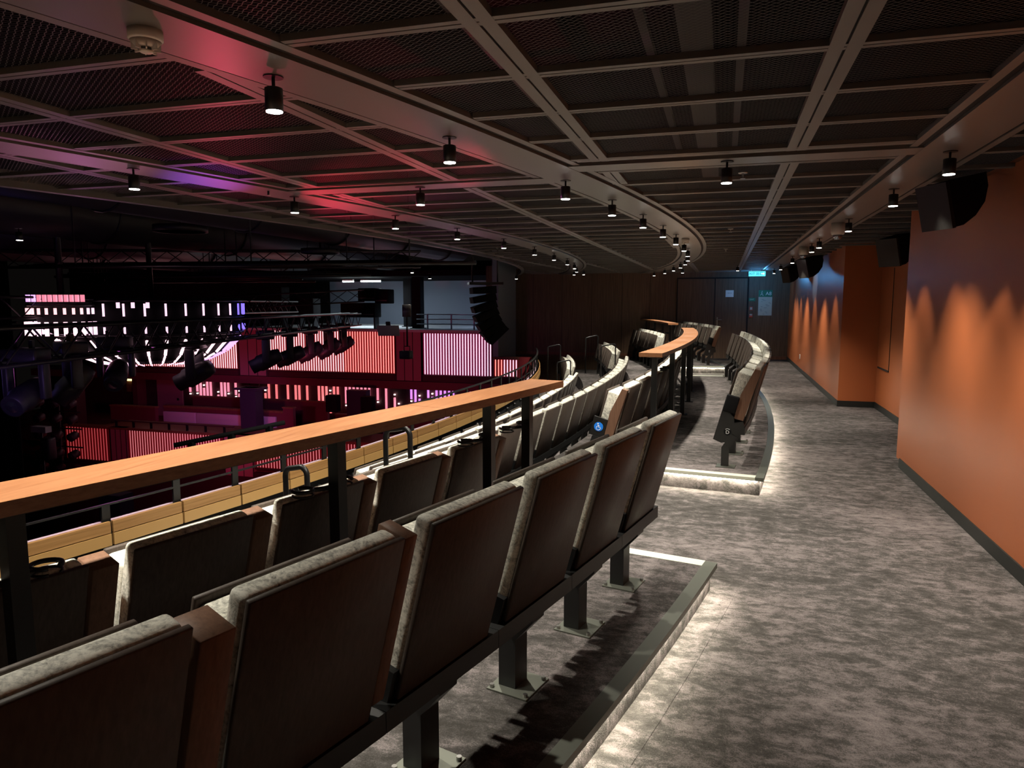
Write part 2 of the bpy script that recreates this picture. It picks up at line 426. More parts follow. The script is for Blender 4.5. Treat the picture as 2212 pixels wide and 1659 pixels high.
# straight band along the orange wall, cross bands
b = MB(); b.box(1.11,1.43,-4,23.5,CZ-.012,CZ+.02); struct(b.build('trim_7','trim'))
b = MB(); b.box(1.03,1.075,-4,23.5,CZ-.002,CZ+.026); b.box(1.465,1.51,-4,23.5,CZ-.002,CZ+.026); struct(b.build('trim_8','bar'))
b = MB(); b.box(1.075,1.11,-4,23.5,CZ+.004,CZ+.024); b.box(1.43,1.465,-4,23.5,CZ+.004,CZ+.024); struct(b.build('trim_9','groove'))
def circx(R,y): return OX+sqrt(R*R-(y-OY)**2)
b = MB(); b.box(circx(36.5,5.0),1.12,4.885,5.095,CZ-.010,CZ+.02); b.box(circx(34.0,5.4),circx(36.4,5.4),5.29,5.50,CZ-.010,CZ+.02)
struct(b.build('trim_10','trim'))
g = MB()
def runs(f, lo, hi, st=0.012):
    out=[]; on=None; t=lo
    while t<=hi:
        if f(t):
            if on is None: on=t
        elif on is not None:
            out.append((on,t)); on=None
        t+=st
    if on is not None: out.append((on,hi))
    return out
zones = [(36.69,99,1.03),(34.20,36.20,99),(32.50,33.72,99)]
def inz(x,y):
    r = hypot(x-OX,y-OY)
    for a,bb,xm in zones:
        if a<r<bb and x<xm: return True
    return 1.51<x<2.5
bars = MB(); gro = MB()
ycross = [2.35+0.597*k for k in range(-10,5)] + [5.22+0.6*k for k in range(31)]
for yc in ycross:
    for (a,c) in runs(lambda x: inz(x,yc), -6.2, 2.5):
        if c-a<0.03: continue
        bars.box(a,c,yc-.032,yc-.004,CZ,CZ+.026); bars.box(a,c,yc+.004,yc+.032,CZ,CZ+.026)
        gro.box(a,c,yc-.004,yc+.004,CZ+.006,CZ+.024)
for xc in [0.393-1.204*k for k in range(6)]:
    for (a,c) in runs(lambda y: inz(xc,y) and not (4.80<y<5.19 and xc>-1.2) and not (5.2<y<5.6 and -3.4<xc<-1.2), -3.9, 23.4):
        if c-a<0.03: continue
        bars.box(xc-.058,xc-.005,a,c,CZ-.001,CZ+.027); bars.box(xc+.005,xc+.058,a,c,CZ-.001,CZ+.027)
        gro.box(xc-.005,xc+.005,a,c,CZ+.006,CZ+.024)
for (a,c,y) in ((circx(36.7,4.85),1.03,4.79),(circx(36.7,5.15),1.03,5.15),(circx(34.2,5.2),circx(36.2,5.2),5.20),(circx(34.2,5.6),circx(36.2,5.6),5.56)):
    bars.box(a,c,y-.02,y+.02,CZ,CZ+.026)
struct(bars.build('ceiling','bar')); struct(gro.build('ceiling','groove'))
# services seen through the mesh
for i,(x,wd) in enumerate(((-0.20,0.09),(-0.50,0.025),(-1.55,0.05),(0.06,0.03))):
    b = MB(); b.box(x-wd,x+wd,-2+i*.3,9,3.25+.1*i,3.30+.1*i)
    tag(b.build('cable_tray','tray'), ['broad metal tray above the ceiling mesh near the camera','slim metal tray above the mesh beside the broad one','metal tray above the mesh over the foreground seats','narrow metal channel above the mesh, closest to the orange wall'][i], 'cable tray')

# ================================================================== SEATS
LEAN = radians(15.0)
LM = Matrix.Translation((0.110,0,0.395)) @ Matrix(((cos(LEAN),0,sin(LEAN),0),(0,1,0,0),(-sin(LEAN),0,cos(LEAN),0),(0,0,0,1)))  # x = thickness outward, z = up the back
def make_seat(block=None, full=True, legy=0.0, wp=-0.240, legx=0.0, bl=.332):
    t = thing('theatre_seat','','seat')
    MB().rbox(-0.020,0.0,-0.25,0.25,0.0,0.600,0.004,1,LM).build('backrest_panel','seat_wood',t)
    MB().rbox(-0.080,-0.018,-0.250,0.243,0.015,0.602,0.018,3,LM).build('backrest_cushion','velvet',t)
    MB().rbox(wp+.018,-0.082,-0.243,0.238,0.09,0.500,0.016,3,LM).build('seat_cushion','velvet',t)
    MB().rbox(wp,wp+.018,-0.247,0.247,0.06,0.512,0.004,1,LM).build('seat_underside','seat_wood',t)
    hb = MB(); hb.box(wp+.02,-0.02,-0.22,0.22,-0.02,0.09,LM); hb.box(-.17,-.02,-.275,-.248,-.05,.10,LM); hb.box(-.17,-.02,.248,.275,-.05,.10,LM)
    hb.build('hinge_housing','black',t)
    MB().box(0.040,0.118,-bl,bl,0.325,0.394).build('support_beam','black',t)
    MB().prism([(-.045+legx,.006),(.035+legx,.006),(.035+legx,.22),(.115,.31),(.116,.328),(.02,.328),(-.045+legx,.22)],legy-.050,legy+.050).build('leg','black',t)
    fp = MB().box(-.075+legx,.115+legx,legy-.10,legy+.10,0.0,0.007).build('foot_plate','plate',t)
    if full:
        for x in (-.06,.10):
            for y in (-.08,.08): MB().cyl(.010,.007,.020,8,(x+legx,legy+y,0)).build('bolt','bolt',fp)
    if block:
        y0,y1,u0,u1 = block
        MB().rbox(-.105,-.0,y0,y1,u0,u1,0.003,1,LM).build('armrest_block','seat_wood_edge',t)
    elif bl > .32:
        MB().rbox(-.13,-.05,.274,.300,.08,.40,0.006,2,LM).build('armrest','matte_black',t)
    return t
def delete_later(o):
    for c in list(o.children): delete_later(c)
    bpy.data.objects.remove(o)
seat_plain = make_seat(wp=-.20,bl=.312); seat_mid = make_seat(legy=.34,legx=-.06); seat_far = make_seat(None,False); seat_blockC = make_seat((.262,.352,.05,.575),False,wp=-.21); seat_blockD = make_seat((.250,.300,.05,.597),wp=-.20,bl=.312); seat_blockD1 = make_seat((.268,.352,.05,.555),wp=-.20,bl=.312)
seats = []
def put_seat(proto, R, s, zf, label, group):
    c = copytree(proto); c.location = P(R, s, zf); c.rotation_euler.z = th(s)
    c['label'] = label; c['group'] = group; seats.append(c); return c
GR = 'folded velvet theatre seats in curved rows on the balcony'
def ordn(k, tot):
    return 'nearest' if k == 0 else ('furthest' if k == tot-1 else ORD[k+1]+' nearest')
def row(R, ss, zf, desc, proto=None):
    out = []; proto = proto or (seat_mid if R > 37 else seat_far)
    for k, s in enumerate(ss):
        out.append(put_seat(proto, R, s, zf, f'{ordn(k,len(ss))} folded velvet seat {desc}', GR))
    return out
# back row on the platforms (row D)
LR = 0.235                                   # leg radius inward of the panel's top edge
sD = [-7.93-0.628*k for k in range(8)][::-1]
for k, s in enumerate(sD):
    pr = seat_plain
    if k == 2: pr = seat_blockD1
    if k == 3: pr = seat_blockD
    put_seat(pr, 37.31, s, 0.17, f'{ORD[8-k] if k<7 else "first"} velvet seat from the aisle end of the foreground row', GR)
sD2 = [-4.30+0.68*i for i in range(13)]
rD2 = row(37.40, sD2, 0.17, 'of the back row marked D beside the corridor')
sD3 = [7.50+0.66*i for i in range(8)]
rD3 = row(37.40, sD3, 0.17, 'of the far back-row block by the brown doors')
# row C
sC = [-7.97-0.68*k for k in range(6)][::-1]
for k, s in enumerate(sC):
    put_seat(seat_blockC, 36.13, s, -0.07, f'{ORD[6-k] if k<5 else "first"} velvet seat from the aisle end just beyond the near handrail', GR)
sC2 = [-4.40+0.66*i for i in range(15)]
rC2 = row(36.13, sC2, -0.07, 'of the row that starts with the wheelchair symbol')
rC3 = row(36.13, [8.35+0.64*i for i in range(8)], -0.07, 'of the far block below the distant handrail')
# row B
row(34.99, [-7.05+0.67*i for i in range(19)], -0.47, 'of the long curved second row')
row(34.86, [7.35+0.66*i for i in range(7)], -0.47, 'of the second-row block beyond the far aisle')
# row A
row(33.83, [-5.7+0.67*i for i in range(17)], -0.87, 'of the long curved front row by the parapet')
row(33.70, [7.3+0.66*i for i in range(7)], -0.87, 'of the front-row block beyond the far aisle')
for p_ in (seat_plain, seat_far, seat_mid, seat_blockC, seat_blockD, seat_blockD1): delete_later(p_)
# end panels (children of their end seat)
def end_panel(seat, sgn, kind):
    y = sgn*0.315
    y0,y1 = (y-.02,y+.012) if sgn<0 else (y-.012,y+.02)
    yy = y0-.001 if sgn<0 else y1+.001
    if kind == 'D':
        poly = [(-.245,-.20),(-.16,-.21),(-.02,-.14),(.0,.02),(-.03,.055),(-.10,.02),(-.12,.07),(-.17,.10),(-.17,.16),(-.245,.16),(-.245,.02)]
        arm = (.10,.27); a = LM @ Vector((-.135,0,-.085))
    else:
        poly = [(-.27,.02),(-.12,.02),(-.12,.22),(-.27,.22)]
        arm = (-.12,.03); a = LM @ Vector((-.195,0,.125))
    e = MB().prism(poly, y0, y1, 'y', LM).build('end_panel','black',seat)
    if kind == 'D':
        MB().rbox(-.245,-.12,y-.035,y+.02,arm[0],arm[1],.012,2,LM).build('armrest_end','matte_black',seat)
        MB().prism([(-.095,.006),(-.025,.006),(-.025,.17),(.05,.30),(-.01,.33),(-.095,.19)],y-.03,y+.015,'y').build('leg','black',seat)
        fp = MB().box(-.14,.04,y-.09,y+.07,0,.007).build('foot_plate','plate',seat)
    else:
        MB().prism([(-.235,.02),(-.125,.02),(-.11,-.12),(-.18,-.34),(-.26,-.36)],y-.03,y+.02,'y',LM).build('leg','black',seat)
    MB().prism([(-.075,.06),(-.03,.06),(-.012,.575),(-.07,.575),(-.125,.30),(-.115,.06)],y-.012,y+.05,'y',LM).build('armrest_wood','seat_wood_edge',seat)
    rotm = Matrix.Translation((a.x,yy,a.z)) @ Matrix.Rotation(pi/2,4,'X')
    if kind == 'D':
        MB().cyl(.036,0,.003,24,mtx=rotm).build('letter_disc','matte_black',e)
        text('D',.048,'sign_white',e,(a.x,yy-.005,a.z-.005),(pi/2,0,0),.0008,'row_letter')
        MB().tube([(a.x+.032*cos(t),yy-.005,a.z-.002+.032*sin(t)) for t in [radians(d) for d in range(50,131,16)]],.0022,6).build('white_arc','sign_white',e)
    else:
        MB().cyl(.048,0,.003,28,mtx=rotm).build('symbol_disc','blue_sign',e)
        yq = yy-.006
        q = MB(); q.lathe([(.008,-.002),(.008,.002)],12,mtx=Matrix.Translation((a.x-.006,yq,a.z+.031)) @ Matrix.Rotation(pi/2,4,'X'))
        q.tube([(a.x-.005,yq,a.z+.02),(a.x-.001,yq,a.z-.004),(a.x+.017,yq,a.z-.005),(a.x+.025,yq,a.z-.026)],.0035,6)
        q.tube([(a.x-.003,yq,a.z+.010),(a.x+.013,yq,a.z+.010)],.003,6)
        q.tube([(a.x-.003+.021*cos(t),yq,a.z-.014+.021*sin(t)) for t in [radians(d) for d in range(120,341,20)]],.003,6)
        q.build('wheelchair_symbol','sign_white',e)
end_panel(rD2[0],-1,'D'); end_panel(rD3[0],-1,'D'); end_panel(rC2[0],-1,'W'); 

# ================================================================== HANDRAILS
def handrail(label, s0, s1, posts, joints=(), cups=(), name='handrail'):
    t = thing(name, label, 'handrail')
    cuts = [s0]+list(joints)+[s1]
    for a,c in zip(cuts[:-1],cuts[1:]):
        MB().arc(36.345,36.60,a+.002,c-.002,1.185,1.230,0.2).build('wooden_top','rail_wood',t)
    MB().arc(36.44,36.56,s0+.05,s1-.05,1.172,1.185,0.3).build('fixing_strip','black',t)
    for s in posts:
        p = P(36.50,s,0); mtx = Matrix.Translation(p) @ Matrix.Rotation(th(s),4,'Z')
        o = MB().box(-.030,.030,-.026,.026,0.17,1.175,mtx).build('post','black',t)
        MB().box(-.07,.07,-.06,.06,.17,.178,mtx).build('base_plate','black',o)
        if s in cups:
            for sg in (-1,1):
                c = P(36.41,s+sg*0.125,0.955)
                ring = [c+Vector((.044*cos(a),.044*sin(a),0)) for a in [radians(d+(200 if sg<0 else 20)) for d in range(0,311,14)]]
                h = MB(); h.tube(ring,.0085,8); h.tube([q-Vector((0,0,.022)) for q in ring],.005,6)
                h.tube([P(36.47,s,.95),P(36.43,s+sg*.07,.95),P(36.42,s+sg*.085,.95)],.011,8)
                h.build('cup_holder','black',t)
    return t
handrail('broad wooden handrail on black posts running across the foreground', -13.4,-7.14,(-12.0,-10.7,-9.37,-8.04,-7.52),(-8.66,),(-12.0,-10.7,-9.37,-8.04,-7.52))
handrail('curved wooden handrail on black posts in the middle of the balcony', -4.10,4.05,(-4.0,-2.75,-1.4,0.0,1.4,2.8,3.8),(-2.2,),(-2.75,0.0,2.8))
handrail('distant wooden handrail on black posts in front of the brown wall', 7.45,12.9,(7.7,8.2,9.5,10.8,12.1),(),(8.2,9.5,10.8))
def hoop(label, c, d, wdt, hgt, rise, R=0.02):
    t = thing('step_rail', label, 'handrail', c)
    d = Vector(d).normalized(); a = -d*wdt/2; e = d*wdt/2; r = 0.055
    pts = [a, a+Vector((0,0,hgt-r))]
    for k in range(1,6):
        q = k/5*pi/2; pts.append(a+Vector((0,0,hgt-r))+Vector((0,0,r*sin(q)))+d*(r*(1-cos(q))))
    top = Vector((0,0,hgt+rise))
    for k in range(0,6):
        q = k/5*pi/2; pts.append(e+top-Vector((0,0,r))+Vector((0,0,r*cos(q)))-d*(r*(1-sin(q))))
    pts.append(e+Vector((0,0,0)))
    MB().tube(pts,R,12).build('tube_hoop','black',t)
    b = MB()
    for q in (a,e): b.cyl(.045,0,.012,16,(q.x,q.y,0))
    b.build('floor_flange','black',t)
def rad(s): return (cos(th(s)),sin(th(s)),0)
hoop('black tubular step rail further left, beyond the near wooden handrail', P(35.12,-8.28,-0.27+.0), rad(-8.2), .20, .93, .02, .019)
hoop('black tubular step rail further right, beyond the near wooden handrail', P(35.50,-7.62,-0.07), rad(-7.6), .22, .93, .02, .019)
hoop('black step rail in the far aisle, beside the second-row block', P(34.78,6.55,-0.27), rad(6.5), .36, .95, .05, .017)
hoop('black step rail in the far aisle, standing further back beside the second row', P(34.42,8.6,-0.20), rad(8.6), .34, 1.0, .05, .017)
hoop('black step rail in the far aisle, beside the front-row block', P(33.68,6.3,-0.67), rad(6.3), .34, .95, .05, .017)
hoop('black step rail in the far aisle, furthest left near the balcony front', P(33.38,7.9,-0.47), rad(7.9), .34, 1.05, .05, .017)

# ================================================================== PARAPET (balcony front)
pp = thing('balcony_parapet','long curved balcony front clad in wood boards over gold boards','parapet')
joints = [-13.6+0.76*k for k in range(34)]
for k,(a,c) in enumerate(zip(joints[:-1],joints[1:])):
    MB().arc(32.955,32.985,a+.012,c-.012,-.125,-.030,.4).build('wood_board','parapet_wood',pp)
    MB().arc(32.955,32.990,a+.012,c-.012,-.232,-.133,.4).build('gold_board','parapet_gold',pp)
MB().arc(32.845,32.955,-13.6,11.5,-.30,-.045,.4).build('top_ledge','parapet_ledge',pp)
MB().arc(32.90,32.96,-13.6,11.5,-1.06,-.045,.4).build('inner_lining','matte_black',pp)
b = MB()
for k in range(22):
    s = -9.1+0.73*k; c = P(32.965,s,-.33)
    b = MB(); b.lathe([(.0,.045),(.022,.045),(.034,.02),(.036,0)][::-1],16,mtx=Matrix.Translation(c) @ Matrix.Rotation(th(s),4,'Z') @ Matrix.Rotation(pi/2,4,'Y')); b.build('round_boss','black',pp)
pr = thing('parapet_rail','thin black guard rail on flat posts standing on the balcony front','guard rail')
MB().arc(32.895,32.915,-13.5,11.4,.090,.106,.4).build('thin_rail','black',pr)
for s in joints:
    if s>11.3: break
    mtx = Matrix.Translation(P(32.905,s,0)) @ Matrix.Rotation(th(s),4,'Z')
    MB().box(-.010,.010,-.035,.035,-.045,.10 if s<-7.6 else .34,mtx).build('flat_post','black',pr)
MB().arc(32.885,32.925,-7.55,11.4,.33,.35,.4).build('upper_rail','black',pr)
MB().arc(32.78,32.845,-13.6,11.5,-1.5,-.07,.4).build('fascia_back','maroon_dark',pp)

# ================================================================== CEILING SPOTLIGHTS
def make_spot():
    t = thing('ceiling_spotlight','','spotlight')
    MB().cyl(.040,-.004,0,24).build('canopy','black',t)
    MB().cyl(.007,-.045,-.004,10).build('stem','black',t)
    bd = MB().lathe([(.034,-.135),(.036,-.135),(.036,-.046),(.030,-.043)],24).build('lamp_body','black',t)
    MB().lathe([(.004,-.139),(.033,-.139),(.033,-.134),(.004,-.134)],24).build('lens','lens',bd)
    return t
spot0 = make_spot(); used = [False]
def lamp(loc, e, ang=70, blend=.6, col=(1,.92,.78), rot=(0,0,0), rad=.035):
    l = bpy.data.lights.new('spot','SPOT'); l.energy = e; l.spot_size = radians(ang); l.spot_blend = blend; l.color = col; l.shadow_soft_size = rad
    o = bpy.data.objects.new('spot_light', l); COL.objects.link(o); o.location = loc; o.rotation_euler = rot; return o
def spot(x,y,label,e=60,ang=98,z=None,rot=(0,0,0),blend=.9,col=(1,.93,.80)):
    c = copytree(spot0); z = CZ-.012 if z is None else z
    c.location = (x,y,z); c['label'] = label; c['group'] = 'cylindrical ceiling spotlights'
    lamp((x,y,z-.15), e, ang, blend, col, rot)
EA = 215
for k,s in enumerate([-12.1,-10.85,-9.56,-8.28,-6.62,-5.44,-4.23,-3.03,-1.8,-0.45,0.95,2.4,3.9,5.4,7.0,8.7,10.5]):
    p = P(36.39,s)
    lab = 'ceiling spotlight on the wide curved band, '+('added to brighten the near floor' if k==0 else 'above the camera' if k==1 else f'{ORD[k-1]} along it from the smoke detector')
    spot(p.x,p.y,lab,EA)
for k,s in enumerate([-10.2,-8.58,-6.93,-5.26,-3.70,-1.95,-0.2,1.5,3.4,5.4,7.5,9.8]):
    p = P(33.96,s)
    spot(p.x,p.y,f'ceiling spotlight on the curved band nearer the stage, '+('beyond the left edge' if k==0 else (ORD[k]+' from the left' if k>1 else 'leftmost')),EA*1.25)
for k,y in enumerate([0.6,3.4,5.04,6.55,8.73,11.28,12.2,15.5,18.6,21.0]):  # first position is an extra lamp added to brighten the near floor
    lab = 'ceiling spotlight on the band by the orange wall, '+('added to brighten the near floor' if k==0 else 'above the camera' if k==1 else ('closest one' if k==2 else ORD[k-1]+' from the camera'))
    spot(1.29,y,lab,150,92)
spot(-0.01,4.99,'black cylinder spotlight beside the sprinkler on the straight cross band',EA*.8)
spot(-2.36,5.4,'black cylinder spotlight on the short pink-lit cross band',EA*.8)
# lights hung lower over the auditorium
for k,(x,y,z) in enumerate(((-7.8,6.4,2.62),(-7.6,12.1,2.6),(-6.6,14.6,2.55),(-7.2,17.0,2.5),(-5.6,19.4,2.55),(-1.1,20.0,2.69),(0.3,19.0,2.69),(-3.9,20.5,2.69))):
    spot(x,y,['small bright ceiling light at the left of the dark auditorium ceiling','small ceiling light over the dark auditorium, second from the left','small ceiling light over the dark auditorium, third from the left','small ceiling light over the dark auditorium, fourth from the left','small ceiling light over the dark auditorium, rightmost beside the hung loudspeakers','small ceiling light at the far end before the brown wall, above the left door','small ceiling light at the far end before the brown wall, beside the sprinklers','small ceiling light at the far end before the brown wall, furthest left'][k],14,60,z)
for p_ in (spot0,): delete_later(p_)
# wall washers: narrow beams that scallop the orange wall
for y in (3.9,4.9,5.9,6.9,7.9, 14.0,15.5,17.0,18.5,20.0,21.6):
    lamp((1.36,y,CZ-.17), 24 if y<9 else 36, 56, .6, (1,.88,.70), (0,radians(-15),0), .02)

# ================================================================== CEILING EQUIPMENT
def smoke(x,y,label,sc=1.0):
    t = thing('smoke_detector',label,'smoke detector',(x,y,CZ-.012))
    MB().lathe([(.055*sc,0),(.056*sc,-.03*sc),(.050*sc,-.036*sc)],28).build('base','white',t)
    h = MB(); h.lathe([(.050*sc,-.036*sc),(.034*sc,-.055*sc),(.030*sc,-.056*sc)],28)
    h.lathe([(.026*sc,-.066*sc),(.018*sc,-.072*sc),(.004*sc,-.073*sc)],28); h.build('cover','white',t)
    v = MB()
    for k in range(8):
        a = k*pi/4; v.box(.024*sc,.046*sc,-.002,.002,-.066*sc,-.040*sc,Matrix.Rotation(a,4,'Z'))
    v.build('vent_ribs','white',t)
    MB().lathe([(.022*sc,-.066*sc),(.022*sc,-.05*sc)],20).build('sensor_chamber','print',t)
smoke(-1.90,2.07,'white smoke detector on the wide ceiling band, large at upper left')
smoke(P(36.45,-1.05).x,P(36.45,-1.05).y,'white smoke detector further along the wide curved ceiling band')
smoke(P(36.45,6.2).x,P(36.45,6.2).y,'round white detector on the far end of the wide curved band')
def sprinkler(x,y,label):
    t = thing('sprinkler_head',label,'sprinkler',(x,y,CZ))
    MB().lathe([(.035,0),(.032,-.008),(.012,-.012)],20).build('escutcheon','bolt',t)
    MB().lathe([(.008,-.012),(.008,-.04),(.018,-.042),(.018,-.045)],12).build('nozzle','bolt',t)
for x,y,l in ((0.10,5.49,'chrome sprinkler head beside the spotlight on the cross band'),(P(34.0,-7.3).x,P(34,-7.3).y,'chrome sprinkler head on the second curved band, by its leftmost lamps'),(0.05,9.6,'chrome sprinkler head in the mesh ceiling above the corridor, nearer one'),(0.0,13.2,'chrome sprinkler head in the mesh ceiling above the corridor, further one')):
    sprinkler(x,y,l)
def camera_dome(x,y,label):
    t = thing('security_camera',label,'security camera',(x,y,CZ-.012))
    MB().lathe([(.075,0),(.078,-.10),(.068,-.13),(.06,-.135)],28).build('housing','white',t)
    MB().lathe([(.055,-.135),(.05,-.165),(.03,-.185),(.003,-.19)],24).build('dome','glass_lens',t)
camera_dome(1.24,9.15,'white dome security camera on the band by the orange wall, nearer one')
camera_dome(1.24,12.9,'white dome security camera on the band by the orange wall, further one')
# wall loudspeakers
def speaker(x,y,z,rz,label,sc=1.0,tilt=0.25):
    t = thing('wall_loudspeaker',label,'loudspeaker',(x,y,z),rot=(0,-tilt,rz))
    sc = float(sc)
    def q(l): return [(a*sc,b*sc) for a,b in l]
    # front baffle faces -x, back curves down and away
    MB().prism(q([(-.17,.17),(-.19,-.20),(-.10,-.20),(.02,-.15),(.12,-.06),(.17,.06),(.17,.17)]),-.17*sc,.17*sc,'y').build('cabinet','matte_black',t)
    MB().box(-.205*sc,-.175*sc,-.175*sc,.175*sc,-.205*sc,.17*sc).build('grille','black',t)
    MB().box(.15*sc,.20*sc,-.03,.03,.05,.11).build('bracket','trim',t)
speaker(1.60,6.05,2.52,radians(25),'large black wedge loudspeaker mounted high on the near orange wall',.88)
speaker(2.25,10.9,2.50,radians(35),'black wedge loudspeaker on the wall of the orange alcove',1.0)
speaker(1.66,15.6,2.50,radians(25),'black wedge loudspeaker high on the far orange wall, nearer of two',1.0)
speaker(1.62,19.3,2.50,radians(25),'black wedge loudspeaker high on the far orange wall, close to the exit sign',1.0)
# small fittings
t = thing('wall_socket','small white wall socket low on the far orange wall','socket')
MB().rbox(WX+.028,WX+.042,19.6,19.7,.32,.44,.005,2).build('plate','sign_white',t)
MB().box(WX+.024,WX+.029,19.63,19.67,.35,.41).build('outlet','print',t)
# exit sign
t = thing('exit_sign','glowing blue-green exit sign hanging from the ceiling before the brown wall','sign')
MB().rbox(0.66,1.12,21.97,22.03,2.515,2.655,.01,2).build('housing','exit_lit',t)
MB().box(0.72,0.74,21.99,22.01,2.65,2.70).build('bracket','white',t); MB().box(1.04,1.06,21.99,22.01,2.65,2.70).build('bracket','white',t)
text('EXIT \u51fa\u53e3',0.105,'exit_text',t,(0.84,21.962,2.583),(pi/2,0,0),.001)
a_ = MB(); a_.prism([(1.0,2.575),(1.05,2.575),(1.05,2.55),(1.095,2.585),(1.05,2.62),(1.05,2.595),(1.0,2.595)],21.955,21.968,'y'); a_.build('arrow','exit_white',t)
l = bpy.data.lights.new('exit_glow','AREA'); l.energy = 6; l.color = (.10,.45,1); l.shape='RECTANGLE'; l.size=.5; l.size_y=.15
o = bpy.data.objects.new('exit_glow',l); COL.objects.link(o); o.location=(0.9,22.1,2.5); o.rotation_euler=(pi/2,0,0)
o2 = bpy.data.objects.new('exit_glow',l); COL.objects.link(o2); o2.location=(0.9,21.9,2.5); o2.rotation_euler=(-pi/2,0,0)
l = lamp((1.3,17.2,2.45), 30, 75, .3, (.10,.35,1.0), (0,radians(-75),0), .03)
# wall signs
t = thing('evacuation_notice','tall evacuation plan sheet under a green panel reading A8, on the brown wall','notice')
MB().box(1.02,1.42,FY-.008,FY-.002,1.36,1.93).build('plan_sheet','paper',t)
MB().box(1.02,1.42,FY-.010,FY-.002,1.93,2.14).build('green_header','green_sign',t)
text('A8',0.15,'sign_white',t,(1.31,FY-.012,2.03),(pi/2,0,0),.0005)
g = MB(); g.tube([(1.07,FY-.012,1.98),(1.11,FY-.012,2.02),(1.10,FY-.012,2.07),(1.14,FY-.012,2.04)],.008,6); g.tube([(1.11,FY-.012,2.02),(1.15,FY-.012,1.99),(1.15,FY-.012,1.96)],.008,6); g.cyl(.014,0,.002,10,mtx=Matrix.Translation((1.12,FY-.011,2.10)) @ Matrix.Rotation(pi/2,4,'X'))
g.build('running_figure','sign_white',t)
g = MB()
for k in range(15):
    x = 1.06+.3*random.random(); z = 1.40+.48*k/15; g.box(x,x+.03+.07*random.random(),FY-.0095,FY-.0085,z,z+.010)
g.build('printed_marks','print',t)
t = thing('direction_sign','small green sign on the brown wall, left of the evacuation sheet','sign')
MB().box(0.735,0.93,FY-.008,FY-.002,1.80,1.90).build('plate','green_sign',t)
text('EXIT',0.06,'paper',t,(0.83,FY-.010,1.85),(pi/2,0,0),.0005)
t = thing('alarm_sign','small red and white sign above the fire alarm button','sign')
MB().box(0.765,0.865,FY-.008,FY-.002,1.52,1.63).build('plate','red_small',t); MB().box(0.785,0.845,FY-.010,FY-.006,1.54,1.61).build('pictogram','paper',t)
t = thing('fire_alarm_button','red fire alarm button box with a pale top on the brown wall','alarm')
MB().rbox(0.76,0.865,FY-.05,FY,1.30,1.41,.006,2).build('box','red_small',t); MB().box(0.775,0.85,FY-.055,FY-.048,1.36,1.405).build('label_plate','paper',t)

# ================================================================== OPPOSITE SIDE OF THE AUDITORIUM
FA = 21.5
def fascia(label, x0, x1, z0, z1, yf, cols, pitch=0.093, ledge='dark_wood', tw=.017, back='red_panel'):
    t = thing('lit_balcony_front', label, 'balcony front')
    MB().box(x0,x1,yf,yf+.12,z0-.05,z1+.06).build('backing_panel',back,t)
    MB().box(x0-.03,x1+.03,yf-.09,yf+.2,z1+.02,z1+.09).build('top_edge',ledge,t)
    MB().box(x0-.03,x1+.03,yf-.09,yf+.1,z0-.07,z0-.02).build('bottom_edge','maroon_dark',t)
    n = int((x1-x0)/pitch)
    proto = {}
    for k in range(n):
        x = x0+(k+.5)*(x1-x0)/n; cm = cols[min(len(cols)-1,int(k/n*len(cols)))]
        if cm not in proto:
            proto[cm] = o = MB().cyl(tw,z0,z1,8).build('light_tube',cm,t,(x,yf-.03,0))
        else:
            o = proto[cm].copy(); COL.objects.link(o); o.parent = t; o.location = (x,yf-.03,0)
    rb = MB()
    for k in range(n+1):
        x = x0+k*(x1-x0)/n; rb.box(x-.011,x+.011,yf-.05,yf,z0,z1)
    rb.build('ribs',back,t)
    return t
fascia('wide balcony front of glowing pink to red vertical tubes, upper gallery', -15.25,-10.37,-.57,.79,FA,['led_pink','led_pink','led_pink','led_red','led_red'])
fascia('upper gallery front of pale magenta tubes, beside the hung loudspeakers', -9.35,-7.0,-.57,.76,FA,['led_magenta'],back='magenta_panel')
fascia('upper gallery front of pink tubes partly behind the round light fixture', -21.0,-16.5,-.57,.60,FA,['led_pink'])
t = fascia('short low stretch of red and magenta tubes where the gallery meets the wood wall', -6.93,-6.15,-.56,-.04,FA,['led_red','led_magenta','led_magenta'])
b = MB(); vs=[]
for k in range(9):
    a = -pi/2+k/8*pi/2; vs.append((-6.15+.35*cos(a), FA+.33+.35*sin(a)))
poly = vs+[(-6.15,FA+.33)]
b.prism(poly,-.62,.04,'z'); b.build('rounded_corner','red_panel',t)
def pier(x0,x1,z0,z1,y,label):
    t = thing('panelled_pier',label,'wall panel')
    MB().box(x0,x1,y-.06,y+.2,z0,z1).build('pier_body','maroon_light',t)
    n=3; g=MB()
    for k in range(n+1): g.box(x0+k*(x1-x0)/n-.012,x0+k*(x1-x0)/n+.012,y-.066,y-.05,z0,z1)
    g.build('panel_joint','groove',t)
pier(-16.4,-15.3,-.80,.86,FA,'dusky red panelled pier left of the widest glowing balcony front')
pier(-10.32,-9.42,-.80,.86,FA,'dusky red panelled pier between the two right-hand glowing balcony fronts')
pier(-22.2,-21.0,-.80,.60,FA,'dusky red panelled pier below the round light fixture')
# louvre band and slab edge
b = MB(); b.box(-23,-5.9,FA-.02,FA+.1,-.82,-.60); struct(b.build('wall_gallery','maroon_dark'))
g = MB()
for k in range(4): g.box(-21,-16.5,FA-.05,FA-.02,-.79+.045*k,-.775+.045*k); g.box(-15.2,-10.4,FA-.05,FA-.02,-.79+.045*k,-.775+.045*k)
struct(g.build('trim_11','maroon'))
b = MB(); b.box(-26,-5.6,FA-.12,25.2,-1.08,-.82); struct(b.build('floor_gallery','maroon'))
